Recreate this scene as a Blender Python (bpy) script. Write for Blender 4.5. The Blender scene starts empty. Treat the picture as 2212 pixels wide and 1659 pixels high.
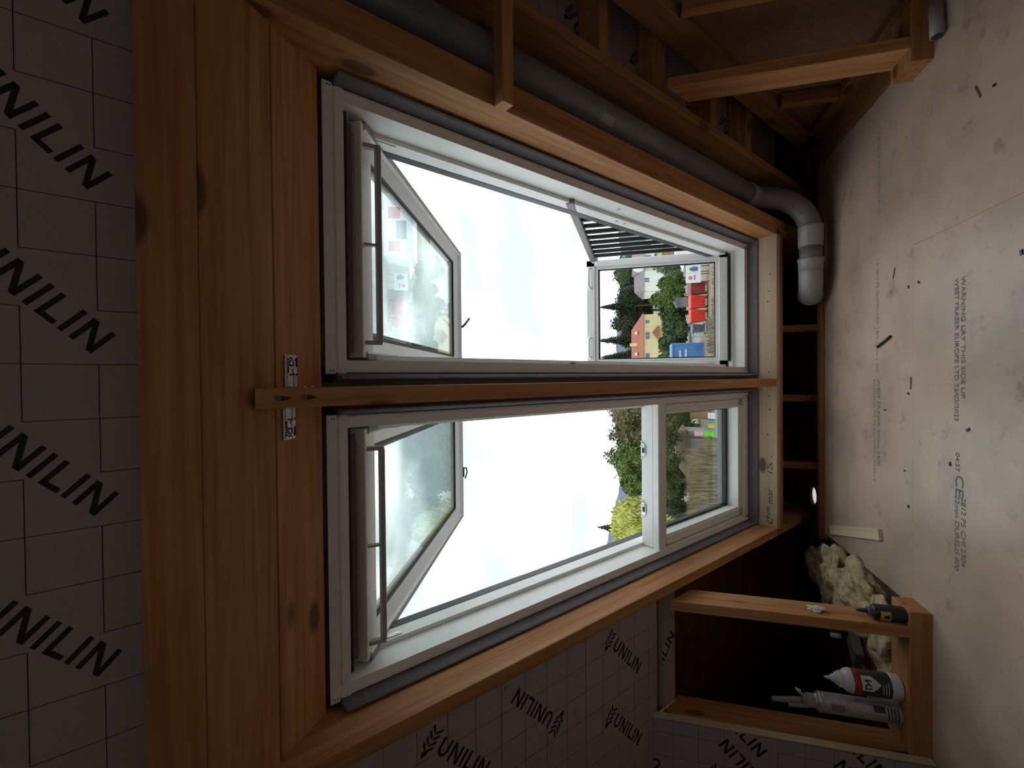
import bpy, bmesh, math, random
from mathutils import Vector, Matrix, noise as mnoise
random.seed(7)
R_ = math.radians
scene = bpy.context.scene
COL = scene.collection

# ---------------------------------------------------------------- camera, sky, exposure
H = 1.075                       # eye height over the loft floor
PITCH, YAW, ROLL = R_(15.3), R_(0.75), 0.006
TH = R_(35.6)                   # roof pitch
cp, sp = math.cos(PITCH), math.sin(PITCH)
fwd = Vector((-math.sin(YAW) * cp, math.cos(YAW) * cp, sp))
rgt = Vector((math.cos(YAW), math.sin(YAW), 0))
upv = rgt.cross(fwd)
r2 = rgt * math.cos(ROLL) - upv * math.sin(ROLL)
u2 = upv * math.cos(ROLL) + rgt * math.sin(ROLL)
camd = bpy.data.cameras.new('camera')
camd.sensor_width = 36.0
camd.lens = 1000.0 / 2212.0 * 36.0
camd.clip_start, camd.clip_end = 0.02, 3000
cam = bpy.data.objects.new('camera', camd)
COL.objects.link(cam)
# the photograph lies on its side: the picture's right edge is the floor
cam.matrix_world = Matrix(((-u2.x, r2.x, -fwd.x, 0), (-u2.y, r2.y, -fwd.y, 0), (-u2.z, r2.z, -fwd.z, H), (0, 0, 0, 1)))
scene.camera = cam

world = bpy.data.worlds.new('overcast_sky')
scene.world = world
world.use_nodes = True
wn, wl = world.node_tree.nodes, world.node_tree.links
wn.clear()
w_out = wn.new('ShaderNodeOutputWorld'); w_bg = wn.new('ShaderNodeBackground')
w_tc = wn.new('ShaderNodeTexCoord'); w_map = wn.new('ShaderNodeMapping')
w_map.inputs['Scale'].default_value = (1.6, 1.6, 5.0)
w_no = wn.new('ShaderNodeTexNoise'); w_no.inputs['Scale'].default_value = 2.2; w_no.inputs['Detail'].default_value = 3
w_no.inputs['Roughness'].default_value = 0.45
w_rp = wn.new('ShaderNodeValToRGB')
w_rp.color_ramp.elements[0].position = 0.42; w_rp.color_ramp.elements[0].color = (0.19, 0.206, 0.23, 1)
w_rp.color_ramp.elements[1].position = 0.80; w_rp.color_ramp.elements[1].color = (0.90, 0.905, 0.92, 1)
wl.new(w_tc.outputs['Generated'], w_map.inputs['Vector']); wl.new(w_map.outputs[0], w_no.inputs['Vector'])
wl.new(w_no.outputs['Fac'], w_rp.inputs['Fac']); wl.new(w_rp.outputs['Color'], w_bg.inputs['Color'])
w_bg.inputs['Strength'].default_value = 4.6
wl.new(w_bg.outputs[0], w_out.inputs['Surface'])

vs = scene.view_settings
vs.view_transform = 'Standard'; vs.look = 'None'; vs.gamma = 1.0; vs.use_curve_mapping = False
vs.exposure = 0.08

# ---------------------------------------------------------------- frames of reference
S_ = Vector((0, math.cos(TH), -math.sin(TH)))      # down the slope
N_ = Vector((0, math.sin(TH), math.cos(TH)))       # out through the roof
MC = Matrix.Translation((0, 0, H))                 # eye-centred, level
MR = Matrix(((1, 0, 0, 0), (0, S_.y, N_.y, 0), (0, S_.z, N_.z, H), (0, 0, 0, 1)))   # x, along slope, normal
def zroof(n, y): return (n - y * math.sin(TH)) / math.cos(TH)   # level z of the plane n at distance y

# ---------------------------------------------------------------- mesh builder
class MB:
    def __init__(s): s.v = []; s.f = []; s.mi = []; s.cur = 0
    def add(s, vs_, fs):
        b = len(s.v); s.v += [tuple(p) for p in vs_]
        for f in fs: s.f.append(tuple(b + i for i in f)); s.mi.append(s.cur)
        return s
    def box(s, x0, x1, y0, y1, z0, z1):
        x0, x1 = min(x0, x1), max(x0, x1); y0, y1 = min(y0, y1), max(y0, y1); z0, z1 = min(z0, z1), max(z0, z1)
        return s.add([(x0, y0, z0), (x1, y0, z0), (x1, y1, z0), (x0, y1, z0), (x0, y0, z1), (x1, y0, z1), (x1, y1, z1), (x0, y1, z1)],
                     [(0, 3, 2, 1), (4, 5, 6, 7), (0, 1, 5, 4), (1, 2, 6, 5), (2, 3, 7, 6), (3, 0, 4, 7)])
    def prism(s, prof, axis, a0, a1):
        # prof: 2-D outline in the other two axes (in cyclic order after axis)
        def P(p, a):
            return {0: (a, p[0], p[1]), 1: (p[1], a, p[0]), 2: (p[0], p[1], a)}[axis]
        n = len(prof)
        return s.add([P(p, a0) for p in prof] + [P(p, a1) for p in prof],
                     [tuple(range(n))[::-1], tuple(range(n, 2 * n))] + [(i, (i + 1) % n, n + (i + 1) % n, n + i) for i in range(n)])
    def quad(s, a, b, c, d): return s.add([a, b, c, d], [(0, 1, 2, 3)])
    def tube(s, pts, r, seg=12, cap=True):
        pts = [Vector(p) for p in pts]; n = len(pts)
        rr = r if isinstance(r, (list, tuple)) else [r] * n
        ref = None; rings = []
        for i, p in enumerate(pts):
            d = (pts[min(i + 1, n - 1)] - pts[max(i - 1, 0)])
            if d.length < 1e-9: d = (pts[min(i + 2, n - 1)] - pts[max(i - 2, 0)])
            d.normalize()
            if ref is None: ref = Vector((0, 0, 1)) if abs(d.z) < .9 else Vector((1, 0, 0))
            a = d.cross(ref).normalized(); b = d.cross(a).normalized(); ref = a.cross(d) if a.cross(d).length > 1e-6 else ref
            rings.append([p + a * rr[i] * math.cos(t * 2 * math.pi / seg) + b * rr[i] * math.sin(t * 2 * math.pi / seg) for t in range(seg)])
        vv = [q for ring in rings for q in ring]
        ff = [(i * seg + j, i * seg + (j + 1) % seg, (i + 1) * seg + (j + 1) % seg, (i + 1) * seg + j) for i in range(n - 1) for j in range(seg)]
        if cap: ff += [tuple(range(seg))[::-1], tuple(range((n - 1) * seg, n * seg))]
        return s.add(vv, ff)
    def lathe(s, prof, seg=24, o=(0, 0, 0)):
        # prof: (radius, z) bottom to top
        vv = [(o[0] + r * math.cos(2 * math.pi * j / seg), o[1] + r * math.sin(2 * math.pi * j / seg), o[2] + z) for r, z in prof for j in range(seg)]
        n = len(prof)
        ff = [(i * seg + j, i * seg + (j + 1) % seg, (i + 1) * seg + (j + 1) % seg, (i + 1) * seg + j) for i in range(n - 1) for j in range(seg)]
        ff += [tuple(range(seg))[::-1], tuple(range((n - 1) * seg, n * seg))]
        return s.add(vv, ff)
    def build(s, name, mat, parent=None, M=MC, bevel=0.0, smooth=False):
        me = bpy.data.meshes.new(name); me.from_pydata(s.v, [], s.f)
        mats = mat if isinstance(mat, (list, tuple)) else [mat]
        for m in mats: me.materials.append(m)
        for p, i in zip(me.polygons, s.mi): p.material_index = i; p.use_smooth = smooth
        if bevel > 0:
            bm = bmesh.new(); bm.from_mesh(me)
            bmesh.ops.bevel(bm, geom=list(bm.edges), offset=bevel, segments=1, affect='EDGES', clamp_overlap=True)
            bm.to_mesh(me); bm.free()
        else:
            bm = bmesh.new(); bm.from_mesh(me); bmesh.ops.recalc_face_normals(bm, faces=bm.faces); bm.to_mesh(me); bm.free()
        o = bpy.data.objects.new(name, me); COL.objects.link(o)
        o.matrix_world = M
        setparent(o, parent)
        return o

def setparent(o, p):
    if p is None: return
    mw = o.matrix_world.copy(); o.parent = p
    o.matrix_parent_inverse = p.matrix_world.inverted(); o.matrix_world = mw

def tag(o, label=None, cat=None, group=None, kind=None):
    if label: o['label'] = label
    if cat: o['category'] = cat
    if group: o['group'] = group
    if kind: o['kind'] = kind
    return o
def empty(name, loc=(0, 0, 0), label=None, cat=None, group=None, kind=None, rz=0, M=None):
    o = bpy.data.objects.new(name, None); o.empty_display_size = .05; COL.objects.link(o)
    o.matrix_world = M if M is not None else (Matrix.Translation((loc[0], loc[1], loc[2] + H)) @ Matrix.Rotation(rz, 4, 'Z'))
    return tag(o, label, cat, group, kind)
def bx(name, x0, x1, y0, y1, z0, z1, mat, parent=None, M=MC, bevel=0.002):
    return MB().box(x0, x1, y0, y1, z0, z1).build(name, mat, parent, M, bevel)

# ---------------------------------------------------------------- materials
def base_mat(name, col, rough=.6, metal=0.0, spec=None):
    m = bpy.data.materials.new(name); m.use_nodes = True
    b = m.node_tree.nodes['Principled BSDF']
    b.inputs['Base Color'].default_value = (*col, 1); b.inputs['Roughness'].default_value = rough; b.inputs['Metallic'].default_value = metal
    if spec is not None: b.inputs['Specular IOR Level'].default_value = spec
    return m, m.node_tree.nodes, m.node_tree.links, b
def noisy(name, c1, c2, scale=20, rough=.6, metal=0.0, stretch=(1, 1, 1), bump=0.0, detail=4, lo=.35, hi=.65, spec=None):
    m, n, l, b = base_mat(name, c1, rough, metal, spec)
    tc = n.new('ShaderNodeTexCoord'); mp = n.new('ShaderNodeMapping'); mp.inputs['Scale'].default_value = stretch
    no = n.new('ShaderNodeTexNoise'); no.inputs['Scale'].default_value = scale; no.inputs['Detail'].default_value = detail
    rp = n.new('ShaderNodeValToRGB'); rp.color_ramp.elements[0].position = lo; rp.color_ramp.elements[1].position = hi
    rp.color_ramp.elements[0].color = (*c1, 1); rp.color_ramp.elements[1].color = (*c2, 1)
    l.new(tc.outputs['Object'], mp.inputs['Vector']); l.new(mp.outputs[0], no.inputs['Vector'])
    l.new(no.outputs['Fac'], rp.inputs['Fac']); l.new(rp.outputs['Color'], b.inputs['Base Color'])
    if bump > 0:
        bp = n.new('ShaderNodeBump'); bp.inputs['Strength'].default_value = bump; bp.inputs['Distance'].default_value = .01
        l.new(no.outputs['Fac'], bp.inputs['Height']); l.new(bp.outputs[0], b.inputs['Normal'])
    return m
def wood(name, axis, light=(.62, .315, .135), dark=(.42, .17, .06), knot=(.13, .05, .02), rough=.62, knots=.16):
    """planed spruce with the grain along a local axis; knots as dark ovals"""
    m, n, l, b = base_mat(name, light, rough, 0, .25)
    tc = n.new('ShaderNodeTexCoord'); oi = n.new('ShaderNodeObjectInfo')
    ofs = n.new('ShaderNodeVectorMath'); ofs.operation = 'SCALE'; ofs.inputs[0].default_value = (3.1, 5.7, 4.3)
    l.new(oi.outputs['Random'], ofs.inputs['Scale'])
    ad = n.new('ShaderNodeVectorMath'); ad.operation = 'ADD'
    l.new(tc.outputs['Object'], ad.inputs[0]); l.new(ofs.outputs[0], ad.inputs[1])
    sc = [26, 26, 26]; sc[axis] = 1.1
    mp = n.new('ShaderNodeMapping'); mp.inputs['Scale'].default_value = sc; l.new(ad.outputs[0], mp.inputs['Vector'])
    no = n.new('ShaderNodeTexNoise'); no.inputs['Scale'].default_value = 1.6; no.inputs['Detail'].default_value = 5; no.inputs['Roughness'].default_value = .6
    no.inputs['Distortion'].default_value = .4
    l.new(mp.outputs[0], no.inputs['Vector'])
    rp = n.new('ShaderNodeValToRGB'); rp.color_ramp.elements[0].position = .33; rp.color_ramp.elements[1].position = .66
    rp.color_ramp.elements[0].color = (*dark, 1); rp.color_ramp.elements[1].color = (*light, 1)
    l.new(no.outputs['Fac'], rp.inputs['Fac'])
    sc2 = [5.5, 5.5, 5.5]; sc2[axis] = 2.6
    mp2 = n.new('ShaderNodeMapping'); mp2.inputs['Scale'].default_value = sc2; l.new(ad.outputs[0], mp2.inputs['Vector'])
    vo = n.new('ShaderNodeTexVoronoi'); vo.inputs['Scale'].default_value = 1.0; l.new(mp2.outputs[0], vo.inputs['Vector'])
    kr = n.new('ShaderNodeMapRange'); kr.inputs['From Min'].default_value = knots * 1.02; kr.inputs['From Max'].default_value = knots * .70
    kr.inputs['To Min'].default_value = 0; kr.inputs['To Max'].default_value = .85
    l.new(vo.outputs['Distance'], kr.inputs['Value'])
    mx = n.new('ShaderNodeMix'); mx.data_type = 'RGBA'; mx.inputs['B'].default_value = (*knot, 1)
    l.new(kr.outputs[0], mx.inputs['Factor']); l.new(rp.outputs['Color'], mx.inputs['A'])
    hv = n.new('ShaderNodeHueSaturation')
    vr = n.new('ShaderNodeMapRange'); vr.inputs['To Min'].default_value = .82; vr.inputs['To Max'].default_value = 1.12
    l.new(oi.outputs['Random'], vr.inputs['Value']); l.new(vr.outputs[0], hv.inputs['Value'])
    l.new(mx.outputs['Result'], hv.inputs['Color']); l.new(hv.outputs[0], b.inputs['Base Color'])
    bp = n.new('ShaderNodeBump'); bp.inputs['Strength'].default_value = .12; bp.inputs['Distance'].default_value = .004
    l.new(no.outputs['Fac'], bp.inputs['Height']); l.new(bp.outputs[0], b.inputs['Normal'])
    return m
WX, WY, WZ = wood('spruce_x', 0), wood('spruce_y', 1), wood('spruce_z', 2)
WDX, WDY, WDZ = [wood('dark_spruce_' + 'xyz'[a], a, light=(.40, .20, .095), dark=(.26, .115, .05), rough=.7) for a in range(3)]
PALEY = wood('pale_offcut_wood', 1, light=(.74, .62, .44), dark=(.62, .48, .30), knots=.05)
FOIL = noisy('grey_foil_facing', (.41, .325, .31), (.47, .375, .355), 260, .42, 0, detail=2)
FOILEDGE = noisy('insulation_foam_edge', (.62, .50, .30), (.72, .60, .40), 90, .9, bump=.3)
INK = base_mat('black_print', (.018, .015, .015), .6)[0]
FAINT = base_mat('faded_ink', (.20, .17, .155), .8)[0]
FAINT2 = base_mat('worn_ink', (.30, .245, .21), .8)[0]
PENCIL = base_mat('marker_pen', (.05, .035, .03), .7)[0]
WHITE = noisy('white_lacquer', (.87, .87, .845), (.91, .91, .89), 30, .35)
ALU = noisy('taupe_aluminium', (.25, .215, .20), (.29, .25, .235), 60, .45, .0)
DKALU = noisy('dark_taupe_aluminium', (.13, .11, .115), (.16, .14, .145), 60, .45)
TAUPE = noisy('taupe_plastic', (.36, .32, .31), (.42, .37, .36), 40, .4)
RUBBER = base_mat('black_rubber', (.012, .012, .013), .5)[0]
DARKGREY = noisy('charcoal_metal', (.035, .035, .037), (.05, .05, .052), 40, .5)
STEEL = noisy('galvanised_steel', (.52, .51, .50), (.66, .65, .64), 120, .38, .85)
DKSCREW = base_mat('browned_screw', (.20, .13, .08), .4, .6)[0]
SCREW = base_mat('screw_steel', (.75, .72, .65), .28, 1.0)[0]
COLLAR = noisy('grey_foam_collar', (.16, .145, .165), (.20, .185, .205), 70, .8, bump=.15)
PIPEG = noisy('grey_plastic_pipe', (.20, .185, .185), (.24, .225, .225), 12, .38)
PIPEL = noisy('pale_plastic_socket', (.33, .305, .305), (.38, .355, .355), 12, .36)
WOOL = noisy('mineral_wool', (.40, .28, .12), (.78, .63, .40), 30, .95, bump=1.0, detail=12, lo=.32, hi=.6)
OSBM = noisy('brown_sheathing_board', (.24, .125, .08), (.33, .185, .125), 55, .75, detail=6)
SARK = wood('sarking_boards', 0, light=(.22, .085, .04), dark=(.13, .045, .02), rough=.8, knots=.05)
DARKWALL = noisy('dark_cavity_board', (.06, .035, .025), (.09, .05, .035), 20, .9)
def glass(name, tint=(.93, .97, .955)):
    m = bpy.data.materials.new(name); m.use_nodes = True; n, l = m.node_tree.nodes, m.node_tree.links; n.clear()
    o = n.new('ShaderNodeOutputMaterial'); t = n.new('ShaderNodeBsdfTransparent'); t.inputs[0].default_value = (*tint, 1)
    g = n.new('ShaderNodeBsdfGlossy'); g.inputs['Roughness'].default_value = 0.004; g.inputs[0].default_value = (.9, .97, 1, 1)
    lw = n.new('ShaderNodeLayerWeight'); lw.inputs['Blend'].default_value = .5
    p = n.new('ShaderNodeMath'); p.operation = 'POWER'; p.inputs[1].default_value = 5
    a = n.new('ShaderNodeMath'); a.operation = 'MULTIPLY_ADD'; a.inputs[1].default_value = .93; a.inputs[2].default_value = .045
    mx = n.new('ShaderNodeMixShader')
    l.new(lw.outputs['Facing'], p.inputs[0]); l.new(p.outputs[0], a.inputs[0]); l.new(a.outputs[0], mx.inputs[0])
    l.new(t.outputs[0], mx.inputs[1]); l.new(g.outputs[0], mx.inputs[2]); l.new(mx.outputs[0], o.inputs[0])
    return m
GLASS = glass('window_glass')
def chipboard():
    m, n, l, b = base_mat('flooring_chipboard', (.5, .42, .35), .36, 0, .6)
    tc = n.new('ShaderNodeTexCoord')
    def noise(scale, detail, rough=.6):
        x = n.new('ShaderNodeTexNoise'); x.inputs['Scale'].default_value = scale; x.inputs['Detail'].default_value = detail; x.inputs['Roughness'].default_value = rough
        l.new(tc.outputs['Object'], x.inputs['Vector']); return x
    fine, big, mid = noise(420, 3), noise(2.3, 5), noise(9, 6, .7)
    r1 = n.new('ShaderNodeValToRGB'); r1.color_ramp.elements[0].position = .3; r1.color_ramp.elements[1].position = .7
    r1.color_ramp.elements[0].color = (.54, .385, .30, 1); r1.color_ramp.elements[1].color = (.70, .525, .42, 1)
    l.new(fine.outputs['Fac'], r1.inputs['Fac'])
    r2_ = n.new('ShaderNodeValToRGB'); r2_.color_ramp.elements[0].position = .30; r2_.color_ramp.elements[1].position = .55
    r2_.color_ramp.elements[0].color = (.70, .69, .68, 1); r2_.color_ramp.elements[1].color = (1, 1, 1, 1)
    l.new(big.outputs['Fac'], r2_.inputs['Fac'])
    r3 = n.new('ShaderNodeValToRGB'); r3.color_ramp.elements[0].position = .27; r3.color_ramp.elements[1].position = .42
    r3.color_ramp.elements[0].color = (.55, .53, .52, 1); r3.color_ramp.elements[1].color = (1, 1, 1, 1)
    l.new(mid.outputs['Fac'], r3.inputs['Fac'])
    prev = r1.outputs['Color']
    for r in (r2_, r3):
        mx = n.new('ShaderNodeMix'); mx.data_type = 'RGBA'; mx.blend_type = 'MULTIPLY'; mx.inputs['Factor'].default_value = 1
        l.new(prev, mx.inputs['A']); l.new(r.outputs['Color'], mx.inputs['B']); prev = mx.outputs['Result']
    l.new(prev, b.inputs['Base Color'])
    return m
CHIP = chipboard()

# ================================================================ THE SETTING
# ---- floor: chipboard panels tongue-and-grooved side by side
FZ = -H
floor = empty('floor', (0, 1.5, FZ), 'pale grey-brown chipboard loft floor with printed panel lettering', None, None, 'structure')
def panel(x0, x1, y0, y1):
    return bx('chipboard_panel', x0, x1, y0, y1, FZ - .022, FZ, CHIP, floor, MC, .0004)
g = .0006
panel(-3.2, 1.9, -4.2, 1.07); panel(-3.2, 1.9, 1.07 + g, 1.66)
panel(.5228, 1.9, 1.66 + g, 2.245); panel(-3.2, .522, 1.66 + g, 2.245)
panel(-.95, 1.275, 2.245 + g, 3.165)
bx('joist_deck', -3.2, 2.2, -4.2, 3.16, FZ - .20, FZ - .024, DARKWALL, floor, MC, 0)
bx('edge_batten', -.99, 1.262, 3.168, 3.213, FZ - .03, FZ + .026, WDX, floor)

def text_mesh(body, size, mat, name, parent, origin, rdir, udir, shear=0.0, bold=0.0, sx=1.0):
    cu = bpy.data.curves.new(name, 'FONT'); cu.body = body; cu.size = size; cu.shear = shear; cu.offset = bold
    o = bpy.data.objects.new(name, cu); COL.objects.link(o)
    dg = bpy.context.evaluated_depsgraph_get(); me = bpy.data.meshes.new_from_object(o.evaluated_get(dg))
    COL.objects.unlink(o); bpy.data.objects.remove(o)
    r, u, og = Vector(rdir).normalized(), Vector(udir).normalized(), Vector(origin)
    for v in me.vertices: v.co = og + r * v.co.x * sx + u * v.co.y
    me.materials.clear(); me.materials.append(mat)
    ob = bpy.data.objects.new(name, me); COL.objects.link(ob); ob.matrix_world = MC; setparent(ob, parent); return ob
TZ = FZ + .0006
def floor_text(body, x, y, size, sx=1.0, mat=FAINT): return text_mesh(body, size, mat, 'floor_print', floor, (x, y, TZ), (-1, 0, 0), (0, -1, 0), 0, .0004, sx)
floor_text('WARNING LAY THIS SIDE UP', .335, 1.952, .030, 1.08)
floor_text('WEST FRASER EUROPE LTD 23/02/2023', .335, 1.986, .030, .98)
floor_text('04:37', -.275, 1.98, .030)
floor_text('CE', -.352, 1.979, .058, 1.1)
floor_text('2812 P5 CHI 2304', -.425, 1.949, .032)
floor_text('22mm DURELIS 600', -.425, 1.983, .032)
floor_text('CE 2812 P5 CHIPBOARD T&G 22mm x 600', .54, 2.545, .034, .85, FAINT2)
floor_text('WEST FRASER 22mm 2400', -.02, 2.535, .036, 1.0, FAINT)
floor_text('DURELIS P5 FLOORING EN312', -.02, 2.570, .028, 1.3, FAINT2)
floor_text('CE 2812 P5 CHIPBOARD', 1.12, 2.53, .03, 1.2, FAINT2)

# ---- gable ends, back slope, closing walls out of the picture
MATPLASTER = noisy('unfinished_board', (.32, .29, .27), (.38, .34, .32), 30, .8)
RIDGE_Y = -.35
zr_ = zroof(1.15, RIDGE_Y)
def gable(name, x, lab):
    b = MB(); pr = [(RIDGE_Y - 4.3, FZ - .2), (4.0, FZ - .2), (4.0, zroof(1.5, 4.0)), (RIDGE_Y, zr_ + .4), (RIDGE_Y - 4.3, FZ + .1)]
    b.prism(pr, 0, x, x + .05); return tag(b.build(name, MATPLASTER), lab, None, None, 'structure')
gable('wall_left', -3.25, 'bare board gable wall beyond the left edge of the loft')
gable('wall_right', 2.05, 'bare board gable wall beyond the right edge of the loft')
# back slope of the ceiling and roof, with a roof window added behind the viewer for fill daylight
MB_ = Matrix(((1, 0, 0, 0), (0, -math.cos(R_(34.9)), -math.sin(R_(34.9)), RIDGE_Y), (0, -math.sin(R_(34.9)), math.cos(R_(34.9)), zr_ + H), (0, 0, 0, 1)))   # x, down the back slope, out
BW = (-.70, .45, .95, 2.05)
cbk = empty('ceiling_back', (0, -2, .5), 'grey foil faced back slope of the loft ceiling', None, None, 'structure')
for (xa_, xb_, ta_, tb_) in ((-3.25, BW[0], -.05, 5.3), (BW[1], 2.1, -.05, 5.3), (BW[0], BW[1], -.05, BW[2]), (BW[0], BW[1], BW[3], 5.3)):
    MB().box(xa_, xb_, ta_, tb_, .0, .12).build('insulation_board', FOIL, cbk, MB_)
w3 = empty('fill_window', label='added roof window in the unseen back slope, letting in fill daylight', kind='structure', M=MB_ @ Matrix.Translation((-.15, 2.3, .1)))
for (xa_, xb_, ta_, tb_) in ((BW[0], BW[0] + .07, BW[2], BW[3]), (BW[1] - .07, BW[1], BW[2], BW[3]), (BW[0], BW[1], BW[2], BW[2] + .07), (BW[0], BW[1], BW[3] - .07, BW[3])):
    bx('frame_member', xa_, xb_, ta_, tb_, .12, .2, WHITE, w3, MB_, .003)
bx('glass_pane', BW[0] + .06, BW[1] - .06, BW[2] + .06, BW[3] - .06, .16, .164, GLASS, w3, MB_, 0)

# ---- front roof slope: foil boards, rafters, trimmers, header, sarking
ceil = empty('ceiling', (0, 1.2, .5), 'sloping loft ceiling of grey foil insulation boards and spruce rafters', None, None, 'structure')
XR0, XL0 = .825, -.90           # faces of the window opening
NT = 1.125                      # underside of the trimmers
def rb(name, x0, x1, s0, s1, n0, n1, mat, bevel=.002, parent=None): return bx(name, x0, x1, s0, s1, n0, n1, mat, parent or ceil, MR, bevel)

# printed lettering on the boards
def stroke(mb, P, a, b_, w):
    a, b_ = Vector(a), Vector(b_); d = (b_ - a).normalized(); q = Vector((-d.y, d.x)) * w / 2
    mb.add([P(a + q), P(b_ + q), P(b_ - q), P(a - q)], [(0, 1, 2, 3)])
def word(mb, P):
    h, w, gp = .0505, .0092, .0115; x = 0
    def stem(x0): stroke(mb, P, (x0 + w / 2, 0), (x0 + w / 2, h), w)
    def N(x0, ww=.043):
        stem(x0); stem(x0 + ww - w)
        mb.add([P(Vector(q)) for q in ((x0, h), (x0 + w * 1.15, h), (x0 + ww, 0), (x0 + ww - w * 1.15, 0))], [(0, 1, 2, 3)])
    ww = .041; rr = ww / 2 - w / 2
    stroke(mb, P, (w / 2, rr + w / 2), (w / 2, h), w); stroke(mb, P, (ww - w / 2, rr + w / 2), (ww - w / 2, h), w)
    pts = [(ww / 2 + rr * math.cos(t), rr + w / 2 + rr * math.sin(t)) for t in [math.pi + i * math.pi / 8 for i in range(9)]]
    for p, q in zip(pts, pts[1:]): stroke(mb, P, p, q, w)
    x = ww + gp; N(x); x += .043 + gp; stem(x); x += w + gp; stem(x); stroke(mb, P, (x, w / 2), (x + .032, w / 2), w)
    x += .0395; stem(x); x += w + gp; N(x)
    # sheaf of slanting leaves before the word
    cx = -.040
    for i in range(4):
        y = .052 - i * .0165
        for sg in (-1, 1):
            mb.add([P(Vector(q)) for q in ((cx + sg * .002, y - .012), (cx + sg * .002, y - .003), (cx + sg * .021, y + .013), (cx + sg * .021, y + .003))], [(0, 1, 2, 3)])
    mb.add([P(Vector(q)) for q in ((cx, -.026), (cx + .012, -.010), (cx + .004, .0), (cx - .010, -.012))], [(0, 1, 2, 3)])
def printed(name, parent, M, to3, a0, a1, b0, b1, ga, gb, words, inside=None):
    """grid lines every 100 mm broken around each word; to3 maps (a, b) on the board to its face"""
    mb = MB(); lw = .0013
    ok = inside or (lambda a, b: True)
    segs = []
    ks = [ga + .1 * i for i in range(math.floor((a0 - ga) / .1), math.ceil((a1 - ga) / .1) + 1)]
    kt = [gb + .1 * i for i in range(math.floor((b0 - gb) / .1), math.ceil((b1 - gb) / .1) + 1)]
    for a in ks:
        for b_ in kt: segs += [((a, b_), (a, b_ + .1)), ((a, b_), (a + .1, b_))]
    def near(p):
        for (o, r, u) in words:
            q = p - o; x, y = q.dot(r), q.dot(u)
            if -.055 < x < .232 and -.004 < y < .055: return True
        return False
    for p, q in segs:
        p, q = Vector(p), Vector(q)
        cl = lambda v: Vector((min(max(v.x, a0), a1), min(max(v.y, b0), b1)))
        p, q = cl(p), cl(q)
        if (q - p).length < .004 or near((p + q) / 2) or not ok(*((p + q) / 2)): continue
        stroke(mb, lambda v: to3(v.x, v.y), p, q, lw)
    for (o, r, u) in words:
        w_ = MB(); word(w_, lambda v: o + r * v.x + u * v.y)
        for f in w_.f:
            pts = [w_.v[i] for i in f]
            if all(a0 <= p[0] <= a1 and b0 <= p[1] <= b1 for p in pts): mb.add([to3(p[0], p[1]) for p in pts], [tuple(range(len(pts)))])
            else:
                poly = [Vector(p[:2]) for p in pts]
                for ax, lim, sg in ((0, a0, 1), (0, a1, -1), (1, b0, 1), (1, b1, -1)):
                    out = []
                    for i in range(len(poly)):
                        p, q = poly[i], poly[(i + 1) % len(poly)]
                        dp, dq = (p[ax] - lim) * sg, (q[ax] - lim) * sg
                        if dp >= 0: out.append(p)
                        if dp * dq < 0: out.append(p + (q - p) * (dp / (dp - dq)))
                    poly = out
                    if len(poly) < 3: break
                if len(poly) >= 3: mb.add([to3(p.x, p.y) for p in poly], [tuple(range(len(poly)))])
    return mb.build(name, INK, parent, M)
q2 = math.sqrt(.5)
rA, uA = Vector((-q2, q2)), Vector((q2, q2))
# upper ceiling board
NU = 1.15
cb = rb('insulation_board', -3.2, 2.05, -1.5, .13, NU, NU + .1, FOIL, 0)
words = [(Vector((-.0843 + .3 * k, -.2263)), rA, uA) for k in range(-5, 6)]
printed('board_print', cb, MR, lambda a, b_: (a, b_, NU - .0006), -2.2, 1.9, -.45, .125, .0325, -.153, words)
# left slope board beside the left trimmer
NL = 1.175
lb = rb('insulation_board', -3.2, -.945, .1, 1.765, NL, NL + .1, FOIL, 0)
wl_ = []
for k in range(0, 4):
    for s0 in (.655, 1.455): wl_.append((Vector((-1.085 - .305 * k, s0)), rA, uA))
    for s0 in (1.135, .335): wl_.append((Vector((-1.19 - .305 * k, s0)), -rA, -uA))
printed('board_print', lb, MR, lambda a, b_: (a, b_, NL - .0006), -2.2, -.947, .12, 1.76, -.985, .498, wl_)
for (a, s_) in ((-1.01, .92), (-1.235, 1.245)):       # plastic board fixings
    MB().tube([(a, s_, NL - .004), (a, s_, NL + .001)], .009, 10).build('board_fixing', PIPEL, lb, MR)
# strip of board seen through the knee wall opening
ls = rb('insulation_board', -1.47, -.945, 1.79, 1.895, 1.168, 1.25, FOIL, 0)
printed('board_print', ls, MR, lambda a, b_: (a, b_, 1.1674), -1.47, -.95, 1.79, 1.893, -.985, 1.80, [(Vector((-1.345, 1.73)), Vector((q2, q2)), Vector((-q2, q2)) * -1)])
# header over the windows: two boards on edge make the level soffit, one plank lies in the slope
ZS = .817
rb('header_plank', -3.2, 2.05, .004, .098, 1.078, 1.148, WX)
bx('header_beam', -3.2, XR0 + 1.2, .709, .8945, ZS, ZS + .24, WX, ceil, MC, .002)
bx('header_beam', -3.2, XR0 + 1.2, .899, 1.062, ZS + .002, ZS + .20, WX, ceil, MC, .002)
# trimmers: pairs of rafters either side of the opening
S1 = 3.6
def trimmer(x0, x1): return MB().prism([(.19, NT), (S1, NT), (S1, 1.40), (-.01, 1.40)], 0, x0, x1).build('trimmer_rafter', WY, ceil, MR, .002)
trimmer(XR0, .8705); trimmer(.8712, .918); trimmer(-.945, XL0)
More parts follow.
